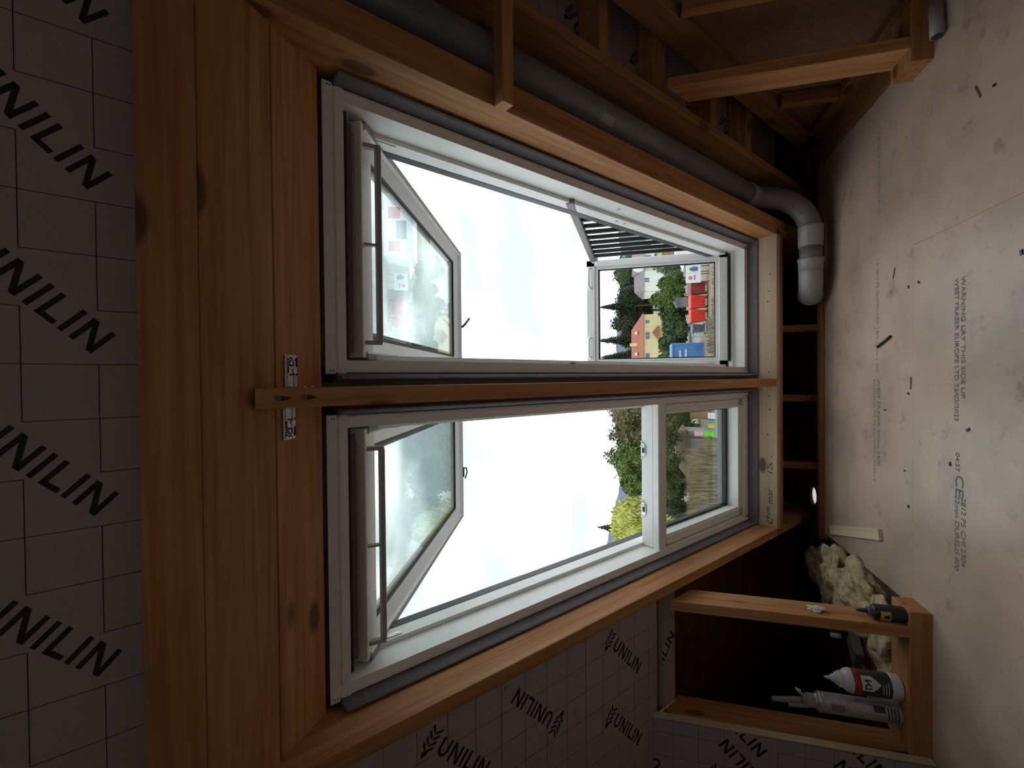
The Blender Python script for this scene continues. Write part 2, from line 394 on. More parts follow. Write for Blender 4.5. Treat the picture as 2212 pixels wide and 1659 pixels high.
# the post between the two windows, cut level against the soffit
post = MB().prism([(.199, 1.127), (2.912, 1.127), (2.912, 1.19), (.245, 1.19)], 0, -.0625, -.0175).build('centre_post', WY, ceil, MR, .0015)
for s_ in (.245, .30):
    MB().tube([(-.04, s_, 1.124), (-.04, s_, 1.129)], [.0062, .0062], 14).build('screw_head', DKSCREW, post, MR)
    MB().tube([(-.04, s_ + .008, 1.1255), (-.04, s_ + .026, 1.1262)], [.006, .0015], 8).build('slanted_pilot_recess', base_mat('shadowed_wood_hole', (.09, .04, .02), .9)[0], post, MR)
# connector plates screwed to the soffit beside the post
def plate(x0, x1, y, flip):
    pl = bx('connector_plate', x0, x1, y - .020, y + .020, ZS - .003, ZS + .001, STEEL, ceil, MC, .0006)
    for yy in (-.012, .010): bx('pressed_rib', x0 + .002, x1 - .002, y + yy - .0025, y + yy + .0025, ZS - .0045, ZS - .0028, STEEL, pl, MC, .0008)
    L = x1 - x0
    hole = base_mat('plate_hole', (.02, .015, .012), .9)[0]
    def at(u, v): return (x1 - u * L if not flip else x0 + u * L, y + v)
    hs = [(.10, -.003), (.15, -.012), (.16, .012), (.19, -.003), (.23, -.012), (.25, .006), (.30, -.012), (.32, .006), (.34, -.003), (.36, .016), (.12, .016), (.62, -.003), (.62, .016), (.60, .006)]
    for (u, v) in hs:
        a = at(u, v); MB().tube([(a[0], a[1], ZS - .0050), (a[0], a[1], ZS - .0046)], .0026, 10).build('plate_hole', hole, pl, MC)
    for (u, v) in ((.46, -.012), (.23, .016)):
        a = at(u, v); MB().box(a[0] - .009, a[0] + .009, a[1] - .0022, a[1] + .0022, ZS - .0051, ZS - .0046).build('plate_slot', hole, pl, MC)
    for (u, v) in ((.14, .006), (.27, -.003), (.50, .006)):
        a = at(u, v); MB().tube([(a[0], a[1], ZS - .0062), (a[0], a[1], ZS - .0030)], [.0030, .0042], 12).build('screw_head', SCREW, pl, MC)
plate(-.016, .062, .944, False); plate(-.143, -.064, .936, True)
for (x, y) in ((-.0165, .985), (-.0165, 1.012), (-.0635, .975), (-.0635, .995)):
    MB().tube([(x - .002, y, ZS - .006), (x + .002, y, ZS - .006)], .0055, 12).build('screw_head', SCREW, post, MC)
# sill trimmer across the foot of the windows
WPALE = wood('weathered_spruce', 0, light=(.74, .56, .40), dark=(.60, .43, .29))
SILL = rb('sill_trimmer', -.945, .918, 2.915, 2.958, NT, 1.36, WPALE)
rb('sill_trimmer', -.945, .918, 2.960, 3.004, NT + .002, 1.36, WX)
for body, x, n, sz in (('C', -.885, 1.150, .055), ('him', -.852, 1.165, .05), ('mar', -.765, 1.150, .06), ('12k', -.59, 1.150, .055)):
    t = text_mesh(body, sz, PENCIL, 'pencil_note', SILL, (-x, 0, 0), (1, 0, 0), (0, 1, 0), .2)
    for v in t.data.vertices: v.co = Vector((x + (v.co.x + x) * .95, 2.9145, n + v.co.y * .8))
    t.matrix_world = MR
for x in (.60, .50, .44, .02, -.12, -.20, -.35, -.48):       # nail heads along the sill
    MB().tube([(x, 2.9140, 1.165 + .012 * math.sin(x * 31)), (x, 2.916, 1.165 + .012 * math.sin(x * 31))], .004, 10).build('nail_head', PENCIL, SILL, MR)
# short struts under the sill
for x in (.295, -.142, -.562):
    MB().prism([(3.26, FZ + .0), (3.35, FZ + .0), (3.35, -.86), (3.26, -.80)], 0, x - .021, x + .021).build('cripple_strut', WDZ, ceil, MC, .0015)
# right-hand bays: rafter, noggins, foil boards between, cross batten nailed over
rb('rafter', 1.167, 1.207, .13, 3.55, NT, 1.40, WDY)
rb('cross_batten', .82, 1.62, .853, .896, 1.080, 1.124, WX)
NB = 1.285
rbd = rb('insulation_board', 1.209, 2.04, .13, 3.3, NB, NB + .1, FOIL, 0)
wr = []
for k in range(3):
    for s0 in (.95, 1.37, 1.79, 2.2, 2.6): wr.append((Vector((1.40 + .3 * k, s0)), rA, uA))
printed('board_print', rbd, MR, lambda a, b_: (a, b_, NB - .0006), 1.212, 2.0, .2, 3.2, 1.255, 1.19, wr)
for s_ in (.98, 1.405, 1.80, 2.25, 2.65):
    rb('noggin', 1.208, 1.98, s_, s_ + .052, 1.175, 1.283, WX)
# sarking boards over the eaves cavity, and the roof deck that shuts out the sky
for i in range(13):
    sa_ = 1.78 + i * .142
    for xa_, xb_ in (((-3.2, 2.05),) if sa_ > 3.0 else ((-3.2, -.947), (.92, 2.05))):
        rb('sarking_board', xa_, xb_, sa_, sa_ + .139, 1.40, 1.42, SARK, .0012)
rb('sarking_board', -3.2, -.947, 1.0, 1.778, 1.40, 1.42, SARK, 0); rb('sarking_board', .92, 2.05, -.2, 1.778, 1.40, 1.42, SARK, 0)

# ---- outer roof covering with the two openings left free
roof = empty('roof', (0, 1.2, 1.0), 'grey roof slope around the two windows', None, None, 'structure')
SLATE = noisy('roof_sheet', (.26, .26, .265), (.32, .32, .325), 14, .6)
for a in ((-3.4, -.905, -2.5, 3.9), (.828, 2.2, -2.5, 3.9), (-.10, .018, .2, 3.1), (-.905, .828, -2.5, .396), (-.905, .828, 2.915, 3.9)):
    bx('roof_slope', a[0], a[1], a[2], a[3], 1.425, 1.47, SLATE, roof, MR, 0)
for (xa_, xb_, ta_, tb_) in ((-3.4, BW[0], -.3, 5.6), (BW[1], 2.2, -.3, 5.6), (BW[0], BW[1], -.3, BW[2]), (BW[0], BW[1], BW[3], 5.6)):
    MB().box(xa_, xb_, ta_, tb_, .16, .21).build('roof_slope', SLATE, roof, MB_)

# ---- eaves: outer wall and the soffit board with its round vent hole
ev = empty('wall_front', (0, 3.6, FZ), 'outer wall and knee wall framing under the roof slope', None, None, 'structure')
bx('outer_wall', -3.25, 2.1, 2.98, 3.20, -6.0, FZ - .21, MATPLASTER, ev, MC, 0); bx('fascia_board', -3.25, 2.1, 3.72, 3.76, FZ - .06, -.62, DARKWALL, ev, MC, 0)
hx, hy_, hr = -.764, 3.335, .052
seg = 40; mbh = MB(); zz = FZ
vv = [(hx + hr * math.cos(2 * math.pi * i / seg), hy_ + hr * math.sin(2 * math.pi * i / seg), zz) for i in range(seg)]
x0, x1, y0, y1 = -3.25, 2.1, 3.2, 3.725
for i in range(seg):
    a0_, a1_ = 2 * math.pi * i / seg, 2 * math.pi * (i + 1) / seg
    def edge(a):
        dx, dy = math.cos(a), math.sin(a); t = min((x1 - hx) / dx if dx > 1e-9 else 1e9, (x0 - hx) / dx if dx < -1e-9 else 1e9, (y1 - hy_) / dy if dy > 1e-9 else 1e9, (y0 - hy_) / dy if dy < -1e-9 else 1e9)
        return (hx + dx * t, hy_ + dy * t, zz)
    p, q = vv[i], vv[(i + 1) % seg]
    mbh.quad(p, q, edge(a1_), edge(a0_))
    mbh.quad(p, (p[0], p[1], zz - .004), (q[0], q[1], zz - .004), q)
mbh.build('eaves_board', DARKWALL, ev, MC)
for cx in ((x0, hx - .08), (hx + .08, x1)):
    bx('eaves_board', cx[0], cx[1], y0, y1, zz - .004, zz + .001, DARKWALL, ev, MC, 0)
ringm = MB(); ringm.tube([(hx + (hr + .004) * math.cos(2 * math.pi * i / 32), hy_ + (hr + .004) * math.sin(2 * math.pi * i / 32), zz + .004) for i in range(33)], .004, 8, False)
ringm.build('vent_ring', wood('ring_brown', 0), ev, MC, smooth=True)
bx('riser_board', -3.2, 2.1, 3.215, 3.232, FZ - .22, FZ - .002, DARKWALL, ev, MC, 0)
# ---- knee wall framing: plates and studs
YK = 2.11
ZP = FZ + .073
def stud(x0, x1, y0=YK, y1=2.245, n=1.126, mat=WZ, nm='stud', z0=ZP):
    zt0, zt1 = zroof(n, y0), zroof(n, y1)
    return MB().prism([(y0, z0), (y1, z0), (y1, zt1), (y0, zt0)], 0, x0, x1).build(nm, mat, ev, MC, .002)
bx('sole_plate', 1.185, 1.418, YK, 2.255, FZ, ZP, WX, ev); bx('sole_plate', -3.2, -.914, YK, 2.245, FZ, ZP, WX, ev)
stud(1.237, 1.283); stud(-1.018, -.974); stud(-1.515, -1.470, n=1.17); stud(-2.1, -2.055, n=1.17)
# foil board on the room face of the left knee wall
YB = 2.072
kb = MB().prism([(YB, FZ + .004), (YK - .001, FZ + .004), (YK - .001, zroof(NL + .01, YK)), (YB, zroof(NL + .004, YB))], 0, -3.2, -1.472).build('insulation_board', [FOIL, FOILEDGE], ev, MC)
bx('board_edge', -1.4725, -1.4690, YB + .001, YK - .001, FZ + .004, zroof(NL, YB) - .004, FOILEDGE, kb, MC, 0)
rK, uK = Vector((-q2, -q2)), Vector((q2, -q2))
wk = [(Vector((-1.40 - .31 * i, -.30 - .42 * j)), rK, uK) for i in range(4) for j in range(2)] + [(Vector((-1.36 - .31 * i, -.09 - .42 * j)), -rK, -uK) for i in range(4) for j in range(3)]
printed('board_print', kb, MC, lambda a, b_: (a, YB - .0006, b_), -2.5, -1.475, FZ + .01, -.05, -1.53, -.135, wk)
# squeezed expanding foam in the joint at the top of the stud
fm = MB(); pts = []
for i in range(14):
    t = i / 13; pts.append((-1.472, YB + .0 + t * .13, zroof(1.166, YB + t * .13) - .006 + .003 * math.sin(i * 2.3)))
fm.tube(pts, [.006 + .0025 * math.sin(i * 1.7) for i in range(14)], 8).build('foam_bead', FOILEDGE, ev, MC, smooth=True)
# right side partition: sheathing, sloping top plate, sole plate, studs
bx('sole_plate', 1.42, 1.465, 1.2, 3.45, FZ, FZ + .09, WDY, ev); bx('floor_timber', 1.278, 1.418, 2.258, 3.42, FZ - .02, FZ + .012, WDY, ev)
rb('sloping_plate', 1.42, 1.465, .8, 3.30, 1.012, 1.124, WDY, .002, ev)
MB().prism([(.9, FZ), (3.5, FZ), (3.5, zroof(1.1, 3.5)), (.9, zroof(1.1, .9))], 0, 1.466, 1.48).build('sheathing_panel', OSBM, ev, MC, 0)
bx('stud', 1.42, 1.464, 1.93, 1.975, FZ + .09, zroof(1.012, 1.975), WZ, ev); bx('stud', 1.40, 1.464, 2.70, 2.745, FZ + .09, zroof(1.012, 2.745), WDZ, ev)

# ================================================================ WINDOWS
def prof_s(prof, s0, s1):       # outline in (n, x) run along the slope
    return MB().prism([(n, x) for n, x in prof], 1, s0, s1)
NF = 1.288                      # room face of the window frames
def window(name, x0, x1, label, lower_open):
    w = empty(name, label=label, kind='structure', M=MR @ Matrix.Translation((x0, 2.9, NF)))
    t0, t1 = .397, 2.902
    # jambs: stepped profile, white lacquer, grey weather edge outside
    for sg, xo in ((1, x0), (-1, x1)):
        X = lambda d: xo + sg * d
        j = prof_s([(NF, X(0)), (NF, X(.034)), (1.384, X(.036)), (1.384, X(.052)), (1.44, X(.054)), (1.44, X(0))], t0 + .01, t1).build('frame_jamb', WHITE, w, MR)
        prof_s([(NF - .004, X(.003)), (NF - .004, X(.012)), (NF + .004, X(.013)), (NF + .004, X(.002))], t0 + .03, t1).build('frame_bead', WHITE, j, MR)
        prof_s([(1.44, X(-.02)), (1.44, X(.056)), (1.475, X(.056)), (1.475, X(-.02))], t0, t1 + .05).build('cladding', DARKGREY, j, MR)
    # head with ribbed room face, and foot
    hd = MB().prism([(t0, NF - .004), (t0 + .024, NF - .006), (t0 + .026, NF + .004), (t0 + .033, NF + .004), (t0 + .036, NF - .002), (t0 + .058, NF - .002), (t0 + .060, 1.44), (t0, 1.44)], 0, x0 - .004, x1 + .004).build('frame_head', WHITE, w, MR)
    for xx in (x0 + .012, x1 - .012):
        bx('corner_block', xx - .016, xx + .016, t0 - .001, t0 + .026, NF - .008, NF + .02, WHITE, hd, MR, .001)
        for k in (0, 1): MB().tube([(xx + (.006 if xx > .5 * (x0 + x1) else -.006), t0 + .012 + k * .008, NF - .0086), (xx + (.006 if xx > .5 * (x0 + x1) else -.006), t0 + .012 + k * .008, NF - .007)], .0018, 8).build('screw_hole', RUBBER, hd, MR)
    MB().prism([(t1, NF), (t1 - .036, NF), (t1 - .040, 1.345), (t1 - .060, 1.352), (t1 - .062, 1.44), (t1, 1.44)], 0, x0 + .002, x1 - .002).build('frame_foot', WHITE, w, MR)
    bx('collar_and_gap_shade', x0 - .006, x1 + .006, t0 - .010, t0 - .001, 1.283, 1.425, RUBBER, w, MR, 0)  # black block closes the head gap; its colour stands for the gap's shade
    # black foam seal strip under the head
    bx('head_seal', x0 + .04, x1 - .04, t0 + .061, t0 + .078, NF + .03, 1.42, RUBBER, w, MR, .001)
    # insulating foam collar between frame and timber
    def collar(prof, s0, s1): return prof_s(prof, s0, s1).build('collar_and_gap_shade', COLLAR, w, MR)
    for sg, xo, gap in ((-1, x0, .019 if x0 < -.5 else .028), (1, x1, .024 if x1 > .5 else .028)):
        X = lambda d: xo + sg * d
        for sa, sb in ((t0 + .03, 1.36), (1.362, t1 + .012)):
            collar([(NF + .012, X(.001)), (NF - .003, X(.002)), (NF - .044, X(gap * .42)), (NF - .050, X(gap * .62)), (NF - .044, X(gap * .74)), (NF + .10, X(gap * .76)), (NF + .10, X(.001))], sa, sb)
            collar([(NF + .03, X(gap * .76)), (NF + .03, X(gap)), (NF + .10, X(gap)), (NF + .10, X(gap * .76))], sa, sb)
    MB().prism([(t1 + .001, NF + .01), (t1 + .001, NF - .01), (t1 + .004, NF - .055), (t1 + .011, NF - .062), (t1 + .0115, NF + .08), (t1 + .001, NF + .08)], 0, x0 - .015, x1 + .015).build('collar_and_gap_shade', COLLAR, w, MR)
    # hinge fittings in the jambs
    for xx in (x0 + .0535, x1 - .0535):
        f = bx('hinge_plate', xx - .002, xx + .002, .56, .66, 1.392, 1.412, STEEL, w, MR, .0008)
        for s_ in (.575, .645): MB().tube([(xx - .003, s_, 1.402), (xx + .003, s_, 1.402)], .004, 10).build('screw_head', SCREW, f, MR)
    if lower_open:
        for s_, n_ in ((1.72, 1.335), (1.80, 1.41), (1.86, 1.41)):
            MB().tube([(x1 - .038 - (.018 if n_ > 1.39 else 0), s_, n_), (x1 - .034 - (.018 if n_ > 1.39 else 0), s_, n_)], .0075, 12).build('fitting_plug', STEEL, w, MR)
    else: bx('cladding', x0 + .05, x1 - .05, t1 - .067, t1 - .0615, 1.395, 1.445, DKALU, w, MR, 0)
    # ---- upper sash, hung at the top and swung out just above level
    hinge = Vector((0, 1.215, .775)); ang = R_(10.4)
    d = Vector((0, math.cos(ang), math.sin(ang))); nn = Vector((0, -math.sin(ang), math.cos(ang)))
    MS = MC @ Matrix(((1, 0, 0, 0), (0, d.y, nn.y, hinge.y), (0, d.z, nn.z, hinge.z), (0, 0, 0, 1)))
    a0, a1, L = x0 + .045, x1 - .045, 1.44
    us = empty('upper_sash', M=MS); setparent(us, w)
    def stile(xa, xb, sg):      # inner face bevelled towards the pane
        return MB().prism([(0, xa), (0, xa + sg * .018), (.012, xa + sg * .020), (.030, xa + sg * .062), (.062, xa + sg * .064), (.062, xa)], 1, .0, L).build('sash_stile', WHITE, us, MS)
    for xa, sg in ((a0, 1), (a1, -1)):
        stile(xa, xa + sg * .06, sg)
        bx('sash_cladding', xa - sg * .006, xa + sg * .014, -.0, L + .006, -.001, .066, ALU, us, MS, .0015)
        bx('pane_gasket', xa + sg * .062, xa + sg * .074, .05, L - .085, .030, .046, RUBBER, us, MS, 0)
        bx('pane_spacer', xa + sg * .073, xa + sg * .088, .05, L - .095, .040, .052, ALU, us, MS, 0)
    MB().prism([(L, 0), (L - .018, 0), (L - .020, .012), (L - .072, .030), (L - .074, .062), (L, .062)], 0, a0, a1).build('sash_rail', WHITE, us, MS)
    bx('sash_cladding', a0, a1, L - .012, L + .006, -.001, .066, ALU, us, MS, .0015)
    bx('pane_gasket', a0 + .062, a1 - .062, L - .086, L - .073, .030, .046, RUBBER, us, MS, 0)
    bx('pane_spacer', a0 + .074, a1 - .074, L - .104, L - .085, .040, .052, ALU, us, MS, 0)
    bx('sash_rail', a0, a1, -.02, .055, .005, .06, WHITE, us, MS, .002)
    bx('glass_pane', a0 + .05, a1 - .05, .03, L - .06, .034, .038, GLASS, us, MS, 0)
    bx('glass_pane', a0 + .05, a1 - .05, .03, L - .06, .052, .056, GLASS, us, MS, 0)
    # ---- vent flap with its long handle bar
    hb = bx('vent_flap', a0 + .015, a1 - .015, .478, .496, 1.335, 1.375, DKALU, w, MR, .002)
    b0, b1 = a0 + .045, a1 - .062
    bx('handle_base', b0, b1, .494, .528, 1.340, 1.362, TAUPE, hb, MR, .003)
    bx('handle_bar', b0, b1, .566, .580, 1.322, 1.346, TAUPE, hb, MR, .003)
    for xx in (b0, b0 + (b1 - b0) * .5, b1):
        e = .006 if b0 < xx < b1 else .012
        MB().prism([(.50, 1.342), (.578, 1.324), (.578, 1.345), (.50, 1.362)], 0, xx - e / 2, xx + e / 2).build('handle_arm', TAUPE, hb, MR, .001)
    for xx, sg in ((b0, -1), (b1, 1)):
        MB().prism([(xx, .485), (xx, .53), (xx + sg * .03, .50), (xx + sg * .034, .485)], 2, 1.342, 1.368).build('handle_end', TAUPE, hb, MR, .001)
    return w, MS, a0, a1, L, us

w1, MS1, a0, a1, L1, us1 = window('window_1', .02, .80, 'right white roof window with its lower half swung out as a balcony front', True)
# espagnolette hook on the sash edge
hk = bx('latch', .30, .345, L1 + .004, L1 + .010, .008, .026, DARKGREY, us1, MS1, .001)
MB().tube([(.315, L1 + .008, .012), (.318, L1 + .022, -.004), (.335, L1 + .034, -.018), (.352, L1 + .036, -.030), (.362, L1 + .030, -.040), (.364, L1 + .022, -.044)], [.008, .008, .007, .006, .006, .007], 10).build('latch_hook', DARKGREY, hk, MS1, smooth=True)
# lower sash standing upright
YS = 3.105
ls_ = empty('lower_sash', (.41, YS, -.54)); setparent(ls_, w1)
zb, zt, xa, xb = -.532, .330, .058, .772
def vb(n_, x0, x1, z0, z1, y0, y1, m, bev=.003, p=None): return bx(n_, x0, x1, y0, y1, z0, z1, m, p or ls_, MC, bev)
for (x_0, x_1, z_0, z_1) in ((xa, xa + .042, zb, zt), (xb - .042, xb, zb, zt), (xa, xb, zt - .055, zt), (xa, xb, zb, zb + .05)):
    vb('sash_rail' if x_1 - x_0 > .1 else 'sash_stile', x_0, x_1, z_0, z_1, YS, YS + .06, WHITE)
gx0, gx1, gz0, gz1 = xa + .060, xb - .060, zb + .068, zt - .076
for (x_0, x_1, z_0, z_1) in ((xa + .042, gx0, zb + .05, zt - .055), (gx1, xb - .042, zb + .05, zt - .055), (gx0, gx1, gz1, zt - .055), (gx0, gx1, zb + .05, gz0)):
    vb('glazing_bead', x_0, x_1, z_0, z_1, YS + .010, YS + .05, WHITE, .002)
for (x_0, x_1, z_0, z_1) in ((gx0, gx0 + .006, gz0, gz1), (gx1 - .006, gx1, gz0, gz1), (gx0, gx1, gz1 - .010, gz1), (gx0, gx1, gz0, gz0 + .006)):
    vb('pane_gasket', x_0, x_1, z_0, z_1, YS + .016, YS + .03, RUBBER, 0)
vb('glass_pane', gx0, gx1, gz0, gz1, YS + .022, YS + .026, GLASS, 0)
for xc in (.655, .195):
    hd = MB(); hd.tube([(xc - .065, YS + .004, zt - .028), (xc - .065, YS - .028, zt - .022), (xc - .055, YS - .034, zt - .016), (xc + .055, YS - .034, zt - .016), (xc + .065, YS - .028, zt - .022), (xc + .065, YS + .004, zt - .028)], .0075, 10)
    hd.build('grab_handle', WHITE, ls_, MC, smooth=True)
for x_0 in (xa, xb):
    vb('weather_strip', x_0 - .006, x_0 + .006, zb + .06, zt - .07, YS + .045, YS + .075, DARKGREY, .001)
vb('weather_strip', xa + .035, xb - .02, zb - .012, zb - .001, YS - .012, YS + .05, RUBBER, .001)
# balustrade folded out of the right jamb
for xr in (.763, .049):
    ba = empty('balustrade', (xr, 2.1, .2)); setparent(ba, w1)
    MB().prism([(1.985, .262), (1.985, .300), (3.04, .298), (3.04, .262)], 0, xr - .018, xr + .018).build('handrail', DKALU, ba, MC, .004)
    for i in range(9):
        y = 2.165 + i * .0985
        z0 = zroof(1.405, y)
        bx('baluster', xr - .010, xr + .010, y - .009, y + .009, max(z0, -.52), .265, RUBBER, ba, MC, .002)
    bx('post_cap', xr - .018, xr + .018, 3.03, 3.07, .25, .29, WHITE, ba, MC, .003)
    bx('link_arm', xr - .012, xr - .002, 3.02, 3.10, -.46, -.44, STEEL, ba, MC, .001)

w2, MS2, c0, c1_, L2, us2 = window('window_2', -.88, -.10, 'left white roof window with its lower sash shut and upper sash swung out', False)
kp = bx('latch', -.62, -.53, L2 + .004, L2 + .009, .0, .012, STEEL, us2, MS2, .001)
lm = MB()
for (p, q) in (((-.61, -.012), (-.57, -.024)), ((-.57, -.024), (-.545, -.020)), ((-.545, -.020), (-.545, .0)), ((-.60, -.004), (-.55, -.004))):
    lm.tube([(p[0], L2 + .008, p[1]), (q[0], L2 + .008, q[1])], .0042, 8)
lm.build('latch_hook', DARKGREY, kp, MS2, smooth=True)
# closed lower sash lying in the frame
lw = empty('lower_sash', M=MR @ Matrix.Translation((-.49, 2.8, 1.30))); setparent(lw, w2)
sa, sb, xl, xh = 1.962, 2.866, -.842, -.138
def sr(n_, x0, x1, s0, s1, n0, n1, m, bev=.003): return bx(n_, x0, x1, s0, s1, n0, n1, m, lw, MR, bev)
sr('sash_rail', -.878, -.102, sa, sa + .060, 1.292, 1.325, WHITE); sr('sash_rail', xl, xh, sa + .002, sa + .07, 1.325, 1.392, WHITE)
sr('sash_stile', xl, xl + .042, sa + .062, sb, 1.304, 1.40, WHITE); sr('sash_stile', xh - .042, xh, sa + .062, sb, 1.304, 1.40, WHITE)
sr('sash_rail', xl, xh, sb - .052, sb, 1.304, 1.40, WHITE); sr('sash_rail', xl, xh, sa + .062, sa + .085, 1.304, 1.40, WHITE)
sr('glazing_bead', xl + .042, xl + .050, sa + .08, sb - .05, 1.31, 1.40, WHITE, .001); sr('glazing_bead', xh - .050, xh - .042, sa + .08, sb - .05, 1.31, 1.40, WHITE, .001)
sr('pane_gasket', xl + .05, xl + .062, sa + .08, sb - .052, 1.372, 1.392, RUBBER, 0); sr('pane_gasket', xh - .062, xh - .05, sa + .08, sb - .052, 1.372, 1.392, RUBBER, 0)
sr('pane_gasket', xl + .05, xh - .05, sb - .072, sb - .052, 1.372, 1.392, RUBBER, 0)
sr('sash_cladding', xl, xh, sb - .074, sb + .03, 1.393, 1.412, DKALU, .001)
sr('glass_pane', xl + .04, xh - .04, sa + .07, sb - .04, 1.384, 1.388, GLASS, 0)
for xc in (-.365, -.660):
    k = MB().prism([(xc - .045, 1.392), (xc - .025, 1.362), (xc + .025, 1.362), (xc + .045, 1.392)], 1, sa - .001, sa + .003)
    k = MB(); k.add([(xc - .046, sa - .0, 1.391), (xc - .022, sa, 1.366), (xc + .022, sa, 1.366), (xc + .046, sa, 1.391), (xc - .046, sa - .003, 1.391), (xc - .022, sa - .003, 1.366), (xc + .022, sa - .003, 1.366), (xc + .046, sa - .003, 1.391)],
                    [(0, 1, 2, 3), (7, 6, 5, 4), (0, 4, 5, 1), (1, 5, 6, 2), (2, 6, 7, 3), (3, 7, 4, 0)])
    kk = k.build('strike_plate', STEEL, lw, MR)
    bx('latch_slot', xc - .014, xc + .012, sa - .0045, sa - .003, 1.370, 1.384, RUBBER, kk, MR, 0)
    for dx in (-.034, .034): MB().tube([(xc + dx, sa - .0045, 1.386), (xc + dx, sa - .003, 1.386)], .0025, 8).build('screw_hole', RUBBER, kk, MR)
    bx('latch_lip', xc + .016, xc + .020, sa - .010, sa - .003, 1.367, 1.390, STEEL, kk, MR, 0)

# ================================================================ THINGS IN THE LOFT
# ---- grey soil pipe down the rafter bay, elbow, and a run along the eaves
pp = empty('soil_pipe', (1.035, 3.05, FZ), 'grey plastic soil pipe running down between rafters and along the dark eaves', 'pipe')
PX, PN, PR = 1.035, 1.205, .057
def rp_(x, s, n): v = S_ * s + N_ * n; return (x, v.y, v.z)
MB().tube([rp_(PX, .1, PN), rp_(PX, 2.78, PN)], PR, 28).build('pipe', PIPEG, pp, MC, smooth=True)
MB().tube([rp_(PX, 2.70, PN), rp_(PX, 2.715, PN), rp_(PX, 2.83, PN)], [PR + .006, PR + .007, PR + .005], 28).build('pipe_socket', PIPEL, pp, MC, smooth=True)
e0 = Vector(rp_(PX, 2.80, PN)); ctr = Vector((PX - .01, 3.02, -.905)); e3 = Vector((.80, 3.02, -.957))
def bez(a, b_, c, n=12): return [tuple(a * (1 - t) ** 2 + b_ * 2 * t * (1 - t) + c * t * t) for t in [i / n for i in range(n + 1)]]
MB().tube(bez(e0, Vector((PX, 3.03, -.955)), e3), PR + .002, 28).build('pipe_elbow', PIPEG, pp, MC, smooth=True)
MB().tube([(.855, 3.02, -.955), (.845, 3.02, -.955), (.735, 3.02, -.955)], [PR + .009, PR + .007, PR + .005], 28).build('pipe_socket', PIPEL, pp, MC, smooth=True)
MB().tube([(.745, 3.02, -.955), (.62, 3.02, -.955)], PR, 28).build('pipe', PIPEG, pp, MC, smooth=True)
MB().tube([(.668, 3.02, -.955), (.655, 3.02, -.955), (.645, 3.02, -.955), (.60, 3.02, -.955)] , [PR + .010, PR + .011, PR + .006, PR + .005], 28).build('pipe_socket', PIPEL, pp, MC, smooth=True)
MB().tube(bez(Vector((.61, 3.02, -.955)), Vector((.50, 3.02, -.955)), Vector((.475, 3.12, -.985)), 10), PR + .004, 28).build('pipe_elbow', PIPEL, pp, MC, smooth=True)
MB().tube([(.479, 3.10, -.979), (.476, 3.116, -.984)], PR + .010, 28).build('pipe_socket', PIPEG, pp, MC, smooth=True)
stk = MB()
for i in range(5):
    a, c = R_(212 + 7 * i), R_(219 + 7 * i); rr = PR + .0006
    stk.quad((PX + rr * math.cos(a), 1.40, PN + rr * math.sin(a)), (PX + rr * math.cos(c), 1.40, PN + rr * math.sin(c)), (PX + rr * math.cos(c), 1.475, PN + rr * math.sin(c)), (PX + rr * math.cos(a), 1.475, PN + rr * math.sin(a)))
stk.build('pipe_sticker', PIPEL, pp, MR)
# small moulded label on the elbow
bx('moulded_label', .905, .945, 2.965, 2.968, -.905, -.88, PIPEL, pp, MC, .001)

# ---- bottles on the left sole plate
def lathe_thing(name, label, cat, x, y, parts):
    e = empty(name, (x, y, ZP), label, cat)
    for (nm, prof, m) in parts: MB().lathe(prof, 28, (x, y, ZP)).build(nm, m, e, MC, smooth=False)
    return e
PLW = base_mat('white_plastic', (.74, .72, .70), .35)[0]; PLB = base_mat('black_plastic', (.015, .014, .015), .35)[0]
REDL = base_mat('red_label', (.45, .025, .02), .4)[0]; GREYL = base_mat('dark_grey_label', (.05, .045, .047), .45)[0]
YELL = base_mat('yellow_label', (.62, .42, .03), .5)[0]; SILV = noisy('printed_tin', (.42, .40, .40), (.55, .53, .52), 70, .35, .3)
bx0, by0 = -1.255, 2.185
d4 = lathe_thing('wood_glue_bottle', 'white glue bottle with red band and dark label marked D4 on the left plate', 'bottle', bx0, by0, [
    ('bottle_body', [(.040, 0), (.047, .004), (.047, .036), (.045, .038), (.045, .17), (.047, .172), (.043, .187), (.036, .197), (.026, .203), (.024, .206)], PLW),
    ('dark_label', [(.0455, .040), (.0465, .041), (.0465, .146), (.0455, .147)], GREYL),
    ('red_band', [(.0455, .147), (.0468, .148), (.0468, .168), (.0455, .169)], REDL),
    ('screw_cap', [(.031, .200), (.031, .212), (.025, .214), (.024, .224), (.016, .229), (.014, .237), (.008, .243), (.004, .262), (.002, .264)], PLW)])
def wrap(name, parent, ox, oy, r, a0, a1, z0, z1, mat, outline=None):
    mb = MB(); n = 10
    for i in range(n):
        t0, t1 = a0 + (a1 - a0) * i / n, a0 + (a1 - a0) * (i + 1) / n
        f = outline or (lambda t: (z0, z1))
        (l0, h0), (l1, h1) = f(i / n), f((i + 1) / n)
        mb.quad((ox + r * math.cos(t0), oy + r * math.sin(t0), ZP + l0), (ox + r * math.cos(t1), oy + r * math.sin(t1), ZP + l1), (ox + r * math.cos(t1), oy + r * math.sin(t1), ZP + h1), (ox + r * math.cos(t0), oy + r * math.sin(t0), ZP + h0))
    return mb.build(name, mat, parent, MC)
wrap('label_shield', d4, bx0, by0, .0471, R_(-100), R_(-30), .08, .145, PLW, lambda t: (.108 - .03 * (1 - abs(2 * t - 1)), .145))
tm = text_mesh('D4', .030, PLB, 'label_print', d4, (0, 0, 0), (1, 0, 0), (0, 1, 0), 0, .001)
